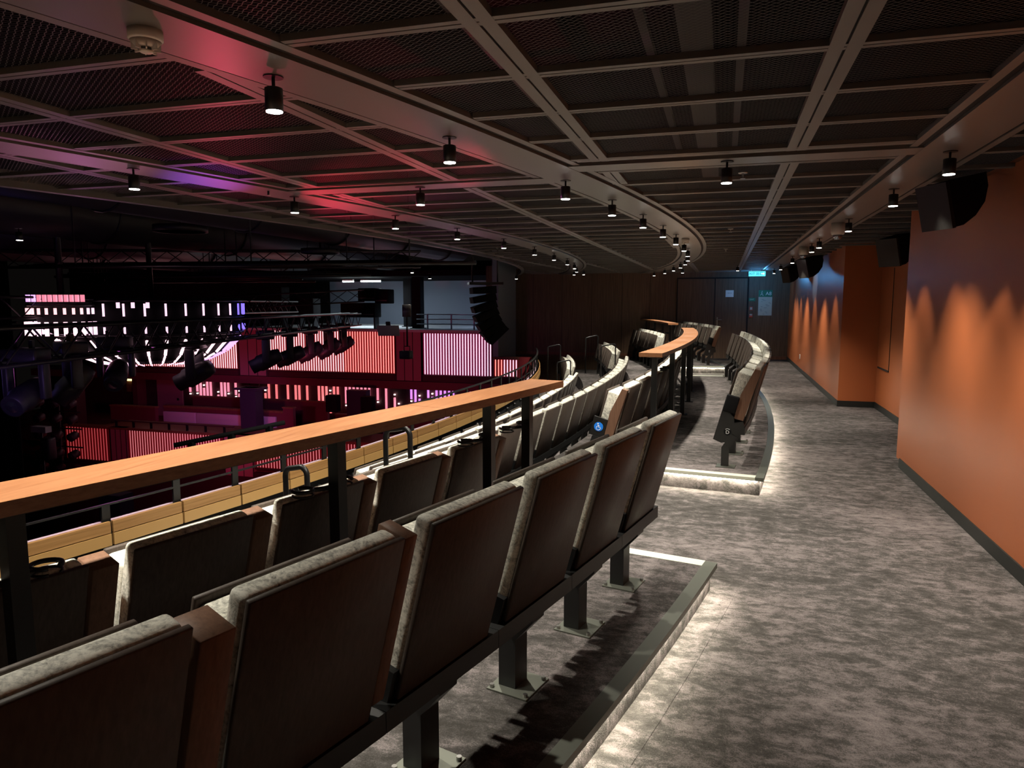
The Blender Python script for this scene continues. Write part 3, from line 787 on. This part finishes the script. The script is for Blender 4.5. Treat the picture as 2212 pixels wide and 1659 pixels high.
# upper gallery room
b = MB(); b.box(-16,-6.8,27.0,27.2,-.5,3.4); struct(b.build('wall_gallery_back','bluegrey'))
b = MB(); b.box(-30,-16,27.0,27.2,-3.5,3.8); struct(b.build('wall_gallery_dark','void'))
b = MB(); b.box(-7.0,-6.8,FA,27.2,-.6,3.4); struct(b.build('wall_gallery_side','bluegrey'))
b = MB(); b.box(-16.4,-6.97,FA-.10,27.1,.80,.875); struct(b.build('floor_gallery_upper','ledge'))
b = MB(); b.box(-16.4,-6.97,FA+.2,27.1,2.62,2.8); struct(b.build('ceiling_gallery','void'))
for k,(x0,x1,y,lab) in enumerate(((-10.18,-9.86,22.6,'thick black steel column on the upper gallery'),(-11.15,-10.85,24.0,'slim black steel column on the upper gallery, left of the thick one'))):
    t = thing('steel_column',lab,'column'); MB().box(x0,x1,y-.15,y+.15,.875,2.62).build('shaft','matte_black',t); MB().box(x0-.06,x1+.06,y-.2,y+.2,.875,.90).build('base_plate','black',t)
for k,(x0,x1,y,z0,z1,nm,lab) in enumerate(((-12.6,-11.3,21.9,1.25,1.75,'equipment_case','long black equipment case standing on the gallery edge'),(-12.2,-11.5,22.4,1.80,2.25,'stage_monitor','black stage monitor loudspeaker on top of the gallery case'),(-11.35,-10.85,22.0,1.72,2.20,'stage_monitor','black stage monitor loudspeaker beside the slim gallery column'),(-15.8,-14.9,21.9,1.2,2.3,'equipment_rack','tall dark equipment rack at the left of the gallery'),(-14.6,-13.9,22.3,1.2,1.9,'equipment_rack','dark equipment rack beneath the short fluorescent light'))):
    t = thing(nm,lab,'stage equipment')
    MB().rbox(x0,x1,y,y+.5,z0,z1,.03,2).build('casing','matte_black',t)
    MB().box(x0+.05,x1-.05,y-.01,y,z0+.08,z0+.12).build('trim_strip','trim',t)
    if z0>.9 and z0<1.5:
        for xx in (x0+.05,x1-.1): MB().box(xx,xx+.05,y+.1,y+.4,.875,z0).build('leg','truss',t)
t = thing('gallery_railing','grey metal guard rail with three bars along the blue-grey gallery','railing')
for z in (1.36,1.20,1.04): MB().tube([(-9.9,22.2,z),(-7.05,22.2,z)],.016,8).build('bar','steel_rail',t)
for x in (-9.5,-8.65,-7.85): MB().box(x-.02,x+.02,22.18,22.22,.875,1.38).build('post','steel_rail',t)
for k,(x,w_) in enumerate(((-13.0,.42),(-12.1,.75))):
    t = thing('fluorescent_light',['short bright fluorescent light under the gallery ceiling','long bright fluorescent light under the gallery ceiling'][k],'light',(x,23.2,2.50))
    MB().box(-w_/2,w_/2,-.06,.06,.03,.08).build('housing','white',t)
    MB().box(-w_/2,w_/2,-.04,.04,-.015,.03).build('tube','tube_white',t)
l = bpy.data.lights.new('gallery_fill','AREA'); l.energy=40; l.color=(.75,.9,1); l.size=1.4
o = bpy.data.objects.new('gallery_fill_light',l); COL.objects.link(o); o.location=(-12.2,23.6,2.42)
l = bpy.data.lights.new('gallery_fill2','AREA'); l.energy=8; l.color=(.5,.68,1); l.size=1.0
o = bpy.data.objects.new('gallery_fill_light',l); COL.objects.link(o); o.location=(-8.6,24.4,2.55)  # added fill light; no fluorescent tube hangs here
# lower level: feature wall of light sticks
LY = 25.0
b = MB(); b.box(-30,-5,LY,LY+.2,-6.5,-1.08); struct(b.build('wall_lower','maroon_dark'))
t = thing('light_feature_wall','dark wall of uneven glowing red, pink and violet light sticks under the gallery','light wall')
MB().box(-21.9,-7.6,LY-.06,LY,-2.9,-1.15).build('backing','maroon_dark',t)
random.seed(11)
px = -21.55; sticks=[]; n_st=0
protos = {}
while px < -7.9:
    gap = -18.95 < px < -18.15
    if not gap:
        f = (px+21.5)/13.6
        cm = 'led_coral' if f<.52 else ('led_rose' if f<.72 else 'led_violet')
        if f < .2: cm = 'led_rose'
        top = -1.38; bot = -2.62
        typ = random.random()
        if typ<.30: segs=[(bot+random.random()*.2,top)]
        elif typ<.62: mid=-1.75-.6*random.random(); segs=[(mid+.08,top)]; lampz=mid
        elif typ<.86: mid=-1.65-.5*random.random(); segs=[(bot,mid-.12)]; lampz=mid
        else: segs=[]
        for (z0,z1) in segs:
            if n_st<97:
                MB().cyl(.045,z0,z1,8,(px,LY-.11,0)).build('light_stick',cm,t); n_st+=1
        if typ>=.30 and typ<.86 and n_st<99:
            zz = lampz
            MB().lathe([(.035,-.02),(.035,.02)],8,(px,LY-.11,zz)).build('small_lamp','downlamp',t)
    px += .17 if random.random()<.75 else .36
# doors and walls at the lower left
for k,(x0,x1) in enumerate(((-23.3,-22.0),(-18.9,-17.7),(-17.65,-16.6))):
    if k==0: t = thing('door_3','red wooden door beside the light sticks','door'); struct(t); MB().box(x0,x1,LY-.08,LY,-3.4,-1.35).build('door_leaf','maroon_light',t); MB().box(x1-.25,x1-.15,LY-.12,LY-.08,-2.4,-2.3).build('handle','bolt',t)
t = thing('double_doors','pair of dark maroon doors between the groups of light sticks','door')
MB().box(-18.95,-18.60,LY-.14,LY-.06,-3.0,-1.2).build('leaf','maroon_dark',t); MB().box(-18.57,-18.15,LY-.14,LY-.06,-3.0,-1.2).build('leaf','maroon_dark',t)
MB().box(-18.65,-18.52,LY-.17,LY-.14,-2.35,-2.30).build('handle','bolt',t)
b = MB(); b.box(-24.2,-23.95,LY-.5,LY,-4,-1.08); struct(b.build('wall_lower_return','maroon'))
t = thing('lit_wall_sign','small yellow-white lit sign on the dark red wall at the lower left','sign')
MB().box(-24.75,-24.35,LY-.25,LY-.15,-1.62,-1.45).build('lit_face','yellow_sign',t); MB().box(-24.8,-24.3,LY-.2,LY-.1,-2.1,-1.65).build('plate','dark_wood',t)
# boxes with upholstered bench
b = MB(); b.box(-30,-9,19.1,LY,-3.6,-3.1); struct(b.build('floor_lower','maroon'))
t = thing('bench_seat','long bench with pale lilac upholstered back in three lengths, in the lower box','bench')
for x0,x1 in ((-19.35,-17.95),(-17.92,-15.75),(-15.72,-14.65)): MB().rbox(x0,x1,20.9,21.02,-2.72,-2.15,.03,2).build('back_cushion','pink_cushion',t)
MB().box(-19.4,-14.4,21.02,21.15,-3.1,-2.02).build('back_wall','maroon',t)
MB().box(-19.4,-14.4,20.98,21.2,-2.02,-1.95).build('cap','dark_wood',t)
MB().box(-19.35,-14.65,20.4,20.9,-3.1,-2.75).build('seat','pink_cushion',t)
for (x0,x1,y,z0,z1,lab) in ((-14.4,-14.0,21.0,-3.1,-1.85,'maroon box partition at the right end of the lilac bench'),(-21.4,-19.4,20.6,-3.1,-2.0,'dark red box partition with a sloping top, left of the lilac bench'),(-20.0,-14.0,23.2,-3.1,-1.95,'low maroon partition in front of the light sticks, behind the bench'),(-13.2,-9.0,22.4,-3.1,-2.25,'low maroon partition in front of the violet light sticks')):
    t = thing('box_partition',lab,'partition'); MB().box(x0,x1,y,y+.15,z0,z1).build('panel','maroon',t); MB().box(x0-.02,x1+.02,y-.03,y+.18,z1,z1+.05).build('cap','dark_wood',t)
# lower glowing fronts
LF = 19.0
fascia('lower balcony front of glowing pink-red tubes below the lilac bench', -19.0,-15.35,-3.48,-2.50,LF,['fine_pink'],.10,tw=.011)
fascia('lower balcony front of pink-red tubes seen just above the curved parapet', -14.05,-9.3,-3.42,-2.50,LF,['fine_pink'],.10,tw=.011)
fascia('lower balcony front of dim red tubes at the far left beside the curtain', -21.7,-19.9,-3.60,-2.50,LF,['fine_red'],.115,tw=.012)
pier(-15.2,-14.15,-3.75,-2.42,LF,'dusky pink panelled pier between the lower glowing fronts')
pier(-19.75,-19.1,-3.75,-2.42,LF,'narrow brown-red pier at the left of the lower glowing front')
t = thing('box_ledge_rail','low dark rail on brackets along the lower box ledge','railing')
MB().box(-20.2,-14.9,LF+.02,LF+.10,-2.22,-2.18).build('bar','maroon_dark',t)
for k in range(7): MB().box(-19.6+.72*k,-19.55+.72*k,LF+.02,LF+.08,-2.42,-2.2).build('bracket','matte_black',t)
b = MB(); b.box(-20.3,-9.0,LF-.1,LF+1.4,-2.48,-2.42); struct(b.build('trim_12','dark_wood'))
b = MB(); b.box(-30,-6,LF-.05,LF+.3,-6.5,-3.6); struct(b.build('wall_lower_front','maroon_dark'))
t = thing('support_column','dark violet square column rising in front of the light sticks','column')
MB().box(-15.35,-14.75,20.0,20.4,-3.1,-1.05).build('shaft','purple_post',t); MB().box(-15.5,-14.6,19.9,20.5,-1.12,-1.05).build('head','purple_post',t)
t = thing('support_column','dark violet column with two black loudspeakers, right part of the light-stick wall','column')
MB().box(-11.6,-10.9,20.4,20.7,-3.1,-1.05).build('shaft','purple_post',t)
for x in (-12.0,-10.75): MB().rbox(x-.2,x+.2,20.1,20.4,-1.75,-1.2,.03,2).build('loudspeaker','matte_black',t)
t = thing('support_column','dark column at the far left of the lower level beside the lamp ladder','column')
MB().box(-22.9,-22.3,20.0,20.4,-3.1,-1.05).build('shaft','maroon_dark',t)
# stalls below
b = MB(); b.box(-34,-4,-6,LF,-6.6,-6.4); struct(b.build('floor_stalls','maroon'))
t = thing('stalls_column','dark square column standing in the dim stalls under the near handrail','column')
MB().box(-13.6,-13.0,12.6,13.0,-6.4,-2.6).build('shaft','purple_post',t)
for k in range(7):
    t = thing('stalls_bench',f'dark bench row in the dim stalls far below, {ORD[k+1]} from the stage side' if k else 'dark bench row in the dim stalls far below, closest to the stage','bench',(-15+1.1*k,14.5,-6.4))
    MB().box(0,.45,-3.0,3.0,0,.45).build('seat','maroon_dark',t); MB().box(.45,.55,-3.0,3.0,0,.95).build('back','maroon',t)
# stage side
b = MB(); b.box(-34,-33.8,-6,27,-6.5,5); struct(b.build('wall_stage','void'))
b = MB(); b.box(-34,-5.0,-6,28,4.6,4.8); struct(b.build('ceiling_auditorium','void'))
t = thing('stage_curtain','tall black stage curtain hanging in folds at the far left','curtain')
b = MB(); pts=[]
for k in range(61):
    x = -23.5+k*.09; pts.append((x, 14.5+.35*(x+23.5)/5.4*0+.10*sin(k*1.25)))
poly = pts+[(p[0],p[1]+.04) for p in pts[::-1]]
vs=[]; fs=[]
for (x,y) in pts: vs += [(x,y,-6.3),(x,y,1.2)]
for k in range(60): fs.append((2*k,2*k+2,2*k+3,2*k+1))
b.add(vs,fs,True); b.build('cloth','matte_black',t)
sm = t.children[0].modifiers.new('thickness','SOLIDIFY'); sm.thickness=.03
MB().tube([(-23.6,14.5,1.24),(-18.0,14.5,1.24)],.03).build('curtain_pole','truss',t)

# truss
def truss(label, a, c, wd=.36, r=.022, bay=.42):
    t = thing('lighting_truss',label,'truss')
    a=Vector(a); c=Vector(c); d=(c-a); L=d.length; d.normalize(); s_=d.cross(Vector((0,0,1))).normalized(); u=Vector((0,0,1))
    cs=[(s_*wd/2+u*wd/2),(s_*wd/2-u*wd/2),(-s_*wd/2-u*wd/2),(-s_*wd/2+u*wd/2)]
    for q in cs: MB().tube([a+q,c+q],r,8).build('chord','truss',t)
    n=int(L/bay); b=MB()
    for k in range(n):
        p=a+d*(k*L/n); q=a+d*((k+1)*L/n)
        for i in range(4):
            x,y=cs[i],cs[(i+1)%4]
            b.tube([p+(x if k%2 else y),q+(y if k%2 else x)],r*.5,5)
    b.build('lacing','truss',t)
truss('long black lighting truss carrying the moving lights, crossing the dark auditorium', (-6.2,3.4,1.36),(-11.1,20.2,1.24))
truss('black lighting truss behind the first, partly hiding the round fixtures', (-9.5,4.2,1.72),(-13.2,20.0,1.62),.32,.02)
truss('short red-lit lighting truss below the gallery ceiling', (-12.4,15.6,1.75),(-9.4,17.6,1.95),.32,.02)
truss('black truss high up in the dark ceiling of the auditorium', (-16.5,9.5,2.6),(-6.4,14.6,2.7),.34,.02)
def moving_light(label, x,y,z, pan, tilt, sc=1.0):
    t = thing('moving_stage_light',label,'stage light',(x,y,z),pan)
    MB().rbox(-.20*sc,.20*sc,-.14*sc,.14*sc,-.02*sc,.12*sc,.025,2).build('base_box','lamp_body',t)
    b = MB(); b.box(-.10,-.06,-.02,.02,.10*sc,.20*sc); b.box(.06,.10,-.02,.02,.10*sc,.20*sc); b.build('clamp','truss',t)
    y_ = MB()
    for sg in (-1,1): y_.rbox(sg*.19*sc-.035*sc,sg*.19*sc+.035*sc,-.06*sc,.06*sc,-.42*sc,-.02*sc,.02,2)
    y_.rbox(-.2*sc,.2*sc,-.05*sc,.05*sc,-.06*sc,-.02*sc,.01,1)
    y_.build('yoke','lamp_body',t)
    mtx = Matrix.Translation((0,0,-.38*sc)) @ Matrix.Rotation(tilt,4,'X')
    h = MB().lathe([(.02*sc,-.26*sc),(.10*sc,-.25*sc),(.125*sc,-.16*sc),(.135*sc,.0),(.14*sc,.12*sc),(.115*sc,.16*sc),(.115*sc,.27*sc),(.10*sc,.27*sc)],24,mtx=mtx).build('lamp_head','lamp_body',t)
    MB().lathe([(.095*sc,.255*sc),(.06*sc,.272*sc),(.004*sc,.278*sc)],20,mtx=mtx).build('lens','glass_lens',h)
ML = [(-7.0,5.7,1.42,.3,1.9,'leftmost moving light under the truss, tinted violet'),(-7.33,6.55,1.44,-.5,2.4,'large moving light second from the left, its yoke catching pink light'),(-7.75,7.6,1.44,.6,2.0,'moving light third from the left, beside the pink-edged one'),(-9.05,10.6,1.40,-1.2,2.05,'moving light in the middle of the truss in front of the round fixture'),(-9.55,13.4,1.42,-1.0,2.0,'moving light hanging before the pink-lit pier, right of the middle one'),(-9.75,14.6,1.42,-1.0,2.0,'moving light overlapping the widest glowing balcony front, left one of the right-hand cluster'),(-10.1,16.0,1.42,-.9,2.1,'moving light overlapping the widest glowing balcony front, second of the right-hand cluster'),(-10.4,17.4,1.42,-.8,2.2,'moving light overlapping the widest glowing balcony front, third of the right-hand cluster'),(-10.75,18.8,1.42,-.9,2.1,'rightmost moving light at the far end of the truss')]
for x,y,z,pn,tl,lab in ML: moving_light('black '+lab,x,y,z-(.24 if x>-8 else .42),pn,tl,1.0 if x>-8 else 1.3)
# round light fixtures
def ring_fixture(label, cx,cy, tiers, n, deep='matte_black', top=1.85):
    t = thing('round_light_fixture',label,'chandelier',(cx,cy,0))
    for (r0,z0,r1,z1,cm,rr) in tiers:
        for k in range(n):
            a = 2*pi*(k+.5)/n
            c_ = cm
            d_ = Vector((cos(a),sin(a)))
            if isinstance(cm,tuple): c_ = cm[0] if (d_.x*.3-d_.y)>.2 else cm[1]
            MB().tube([(r0*cos(a),r0*sin(a),z0),(r1*cos(a),r1*sin(a),z1)],rr,6).build('light_tube',c_,t)
    b = MB()
    R0 = max(q[0] for q in tiers)-.05; zb = min(min(q[1],q[3]) for q in tiers)
    b.lathe([(R0*.35,zb+.02),(R0*.7,zb+.12),(R0*.93,zb+.42),(R0,zb+.55),(R0,top)],40); b.build('dark_bowl',deep,t)
    for z in (top-.05, zb+.58): MB().tube([((R0+.03)*cos(a),(R0+.03)*sin(a),z) for a in [2*pi*k/48 for k in range(48)]],.02,6,True).build('ring','truss',t)
    MB().tube([(0,0,top),(0,0,4.6)],.05).build('hanging_pole','truss',t)
    return t
ring_fixture('large round bowl fixture ringed with tiers of hot pink and violet tubes', -10.3,11.0, [(1.62,1.54,1.62,1.75,('led_magenta','led_blue'),.018),(1.62,1.25,1.62,1.36,('led_magenta','led_blue'),.018),(1.56,1.12,1.30,.86,('led_hot','led_lilac'),.026),(1.26,.83,.98,.70,('led_hot','led_lilac'),.018),(.94,.68,.66,.63,('led_magenta','led_lilac'),.011)], 32)
ring_fixture('smaller drum fixture of bright pink vertical tubes left of the large bowl', -10.42,9.2, [(.50,1.24,.50,1.46,('led_hot','led_magenta'),.030),(.48,1.58,.48,1.68,('led_pink','led_magenta'),.022)], 24, top=1.78)
ring_fixture('drum fixture of blue and violet tubes at the left edge of the view', -9.0,5.2, [(.55,.92,.55,1.35,('led_lilac','led_blue'),.03),(.5,.80,.35,.62,('led_lilac','led_blue'),.025)], 16, top=1.6)
t = thing('light_tile_row','row of small pink light tiles above the drum fixture','light',(-10.15,8.75,1.80),.28)
for k in range(11): MB().box(-.36+.086*k,-.312+.086*k,-.02,.02,-.02,.09).build('light_tile','led_rose' if k>1 else 'led_lilac',t)
t = thing('light_tile_row','three separate pink light tiles above the large bowl fixture','light',(-9.1,9.35,1.69),.28)
for k in range(3): MB().box(-.28+.24*k,-.24+.24*k,-.02,.02,-.01,.08).build('light_tile','led_magenta',t)
t = thing('lamp_bar','black bar with small fittings above the wooden handrail, before the lower glowing front','lighting bar')
MB().tube([(-5.50,6.07,.28),(-4.77,6.98,.41)],.026,10).build('bar','matte_black',t)
for q in (0.15,.5,.85):
    x=-5.50+.73*q; y=6.07+.91*q; z=.28+.13*q; MB().box(x-.03,x+.03,y-.03,y+.03,z-.12,z).build('fitting','matte_black',t)
MB().tube([(-5.13,6.52,.34),(-5.13,6.52,-6.4)],.02).build('stand','matte_black',t)
# line array of loudspeakers
t = thing('line_array','curved black column of hung loudspeakers in front of the dark wood wall','loudspeaker',(-5.45,16.2,0),radians(25))
pos=[(0,2.05),(0.0,1.86),(.02,1.67),(.06,1.49),(.12,1.32),(.20,1.17),(.30,1.05)]
for k,(x,z) in enumerate(pos):
    mtx = Matrix.Translation((x,0,z)) @ Matrix.Rotation(-radians(4+7*k),4,'Y')
    MB().prism([(-.33,.085),(.22,.085),(.22,-.085),(-.33,-.06)],-.45,.45,'y',mtx).build('speaker_box','matte_black',t)
MB().box(-.4,.4,-.3,.3,2.18,2.24).build('rigging_frame','truss',t)
for x in (-.3,.3): MB().tube([(x,0,2.24),(x,0,4.6)],.02).build('chain','truss',t)
# hanging projector
t = thing('hanging_projector','black lantern on a drop arm in front of the glowing gallery front','stage light',(-6.70,14.5,0))
MB().tube([(0,0,1.70),(0,0,.80)],.02).build('drop_arm','truss',t)
MB().rbox(-.16,.10,-.10,.10,.52,.70,.02,2).build('lamp_body','lamp_body',t)
MB().tube([(-.08,0,.70),(-.08,0,.80),(.06,0,.80),(.06,0,.70)],.012).build('yoke','truss',t)
MB().rbox(-.10,.10,-.03,.03,1.45,1.72,.01,1).build('junction_box','trim',t)
t = thing('hanging_screen','small pale tilted panel hanging above the pier between glowing fronts','panel',(-7.4,15.0,1.12),rot=(radians(20),0,radians(10)))
MB().rbox(-.26,.26,-.02,.02,-.13,.13,.015,2).build('panel_face','ledge',t); MB().box(-.05,.05,.02,.06,-.05,.2).build('bracket','truss',t)
# dark ducts and ceiling gear
random.seed(5)
for k,(x,y0,y1,z,r) in enumerate(((-7.6,6,20,3.35,.42),(-10.5,5,22,3.3,.5),(-13.8,4,22,3.3,.55),(-17.5,4,22,3.4,.6))):
    t = thing('ventilation_duct',['black round duct closest to the balcony','black round duct, second from the balcony','black round duct, third from the balcony','black round duct furthest toward the stage'][k]+', hanging in the dark ceiling','duct')
    MB().tube([(x,y0,z),(x,y1,z)],r,20).build('duct_body','lamp_body',t)
    for q in range(5):
        y=y0+(q+.5)*(y1-y0)/5; MB().tube([(x+(r+.01)*cos(a),y,z+(r+.01)*sin(a)) for a in [2*pi*j/20 for j in range(20)]],.02,5,True).build('joint_band','truss',t)
for k,(x,y,z,rr) in enumerate(((-8.6,9.9,2.92,.42),(-7.9,13.0,2.75,.38))):
    t = thing('hanging_ring',['pale-edged ring hanging in the dark ceiling, left one','pale-edged ring hanging in the dark ceiling, right one'][k],'ceiling fitting',(x,y,z))
    MB().lathe([(rr,0),(rr,.10),(rr-.03,.10),(rr-.03,0)],36).build('rim','lamp_body',t); MB().tube([(0,0,.05),(0,0,1.9)],.02).build('hanger','truss',t); MB().box(-rr,rr,-.02,.02,.06,.09).build('cross_bar','truss',t)
for k in range(9):
    x0=-8-1.25*k; z=2.35+.1*(k%3); yy=9+1.3*k
    t = thing('ceiling_pipe',f'dark horizontal pipe crossing the auditorium ceiling, {ORD[k+1] if k else "closest"} from the balcony','pipe')
    MB().tube([(x0-3,yy,z),(x0+4.5,yy+1.0,z)],.03,8).build('pipe_run','truss',t)
    for q in (-2,1.0,3.5): MB().tube([(x0+q,yy+(q+3)/7.5,z),(x0+q,yy+(q+3)/7.5,4.6)],.012,5).build('hanger','truss',t)
# lamp ladder, pole with lamp
t = thing('lamp_ladder','upright black stand crowded with small stage lamps at the lower left','stage light stand',(-20.6,19.0-1.2,0))
MB().tube([(0,0,-6.4),(0,0,-1.0)],.04).build('pole','truss',t)
for z in (-1.25,-1.75,-2.3,-2.9,-3.4):
    MB().tube([(-.9,0,z),(.9,0,z)],.025).build('cross_bar','truss',t)
    for x in (-.7,0,.65): 
        h = MB().lathe([(.05,-.2),(.13,-.12),(.14,.12),(.12,.14)],14,mtx=Matrix.Translation((x,-.12,z-.22)) @ Matrix.Rotation(pi/2+.3,4,'X')).build('small_lamp','lamp_body',t)
        MB().lathe([(.11,.13),(.004,.15)],14,mtx=Matrix.Translation((x,-.12,z-.22)) @ Matrix.Rotation(pi/2+.3,4,'X')).build('lens','glass_lens',h)
t = thing('follow_lamp','black ribbed lamp on a thin pole before the dim red front at the left','stage light',(-18.6,15.6,0))
MB().tube([(-.15,0,-6.4),(-.15,0,-1.85)],.03).build('pole','truss',t)
MB().rbox(-.08,.22,-.15,.15,-2.75,-2.1,.05,2).build('lamp_body','lamp_body',t)
MB().box(-.42,.12,-.1,.1,-1.95,-1.78).build('reflector_plate','ledge',t)

# ================================================================== ADDED COLOURED SPOTS AND FLOODS
def colour_spot(loc, tgt, e, ang, col, blend=.6, rad=.05):
    d = Vector(tgt)-Vector(loc); rot = d.to_track_quat('-Z','Y').to_euler()
    return lamp(loc, e, ang, blend, col, rot, rad)
colour_spot((-4.7,13.0,-.6),(-1.42,3.50,2.7),520,9,(1,.05,.10),.95)  # added: spots up to the flood below stand in for LED reflections overhead
colour_spot((-4.3,14.3,-.8),(-1.08,4.75,2.7),480,8,(.5,.12,1),.95)
colour_spot((-6.2,8.0,.5),(-2.5,3.9,2.7),50,42,(1,.08,.16),.95)
colour_spot((-6.4,9.4,.4),(-2.75,5.45,2.7),550,13,(1,.04,.08),.9)
colour_spot((-6.4,9.8,.4),(-1.9,5.7,2.7),260,12,(.9,.2,.7),.9)
colour_spot((-6.4,9.8,.4),(-3.35,6.8,2.7),500,20,(1,.05,.12),.95)
colour_spot((-6.4,10.8,.4),(-3.1,9.2,2.7),160,34,(.9,.2,.6),.95)
colour_spot((-6.6,6.2,-.3),(-4.20,3.35,2.7),120,11,(1,.25,.55),.95)
colour_spot((-6.6,6.8,-.3),(-4.0,3.95,2.7),100,9,(1,.35,.55),.95)
colour_spot((-7.0,8.6,-.4),(-3.83,4.70,2.7),190,8,(.25,.10,1),.95)
colour_spot((-9.3,12.0,-1.6),(-12.5,21.5,-1.2),260,75,(1,.10,.16),.7,.2)  # added floods from here on brighten opposite side, bench, parapet and moving lights
colour_spot((-8.5,13.0,.2),(-9.0,21.5,-1.0),45,70,(.85,.15,.6),.7,.2)
colour_spot((-12,13.0,-.6),(-18,21.5,-2.3),300,60,(1,.14,.3),.7,.2)
colour_spot((-10.5,14.5,.2),(-16.5,21.0,-2.4),260,34,(.55,.3,1),.7,.2)
colour_spot((-9.5,9.0,.8),(-5.0,5.5,-.05),26,60,(.9,.15,.8),.8,.2)
colour_spot((-6.2,4.6,.9),(-7.2,6.2,1.0),7,80,(.45,.25,1),.8,.15)
# ================================================================== CAMERA
F = 1541.0; Wd = 2212.0
pitch = math.atan((829.5-652.0)/F)
u = (1564-1106)/F; v = (829.5-652)/F
hx, hy = u, cos(pitch)+v*sin(pitch)
yaw = atan2(hx, hy)
cd = bpy.data.cameras.new('camera'); cd.sensor_width = 36; cd.lens = F/Wd*36; cd.clip_start = .05; cd.clip_end = 200
co = bpy.data.objects.new('camera', cd); COL.objects.link(co)
co.location = (0,0,1.78)
co.rotation_euler = (pi/2 - pitch, 0, yaw)
S.camera = co
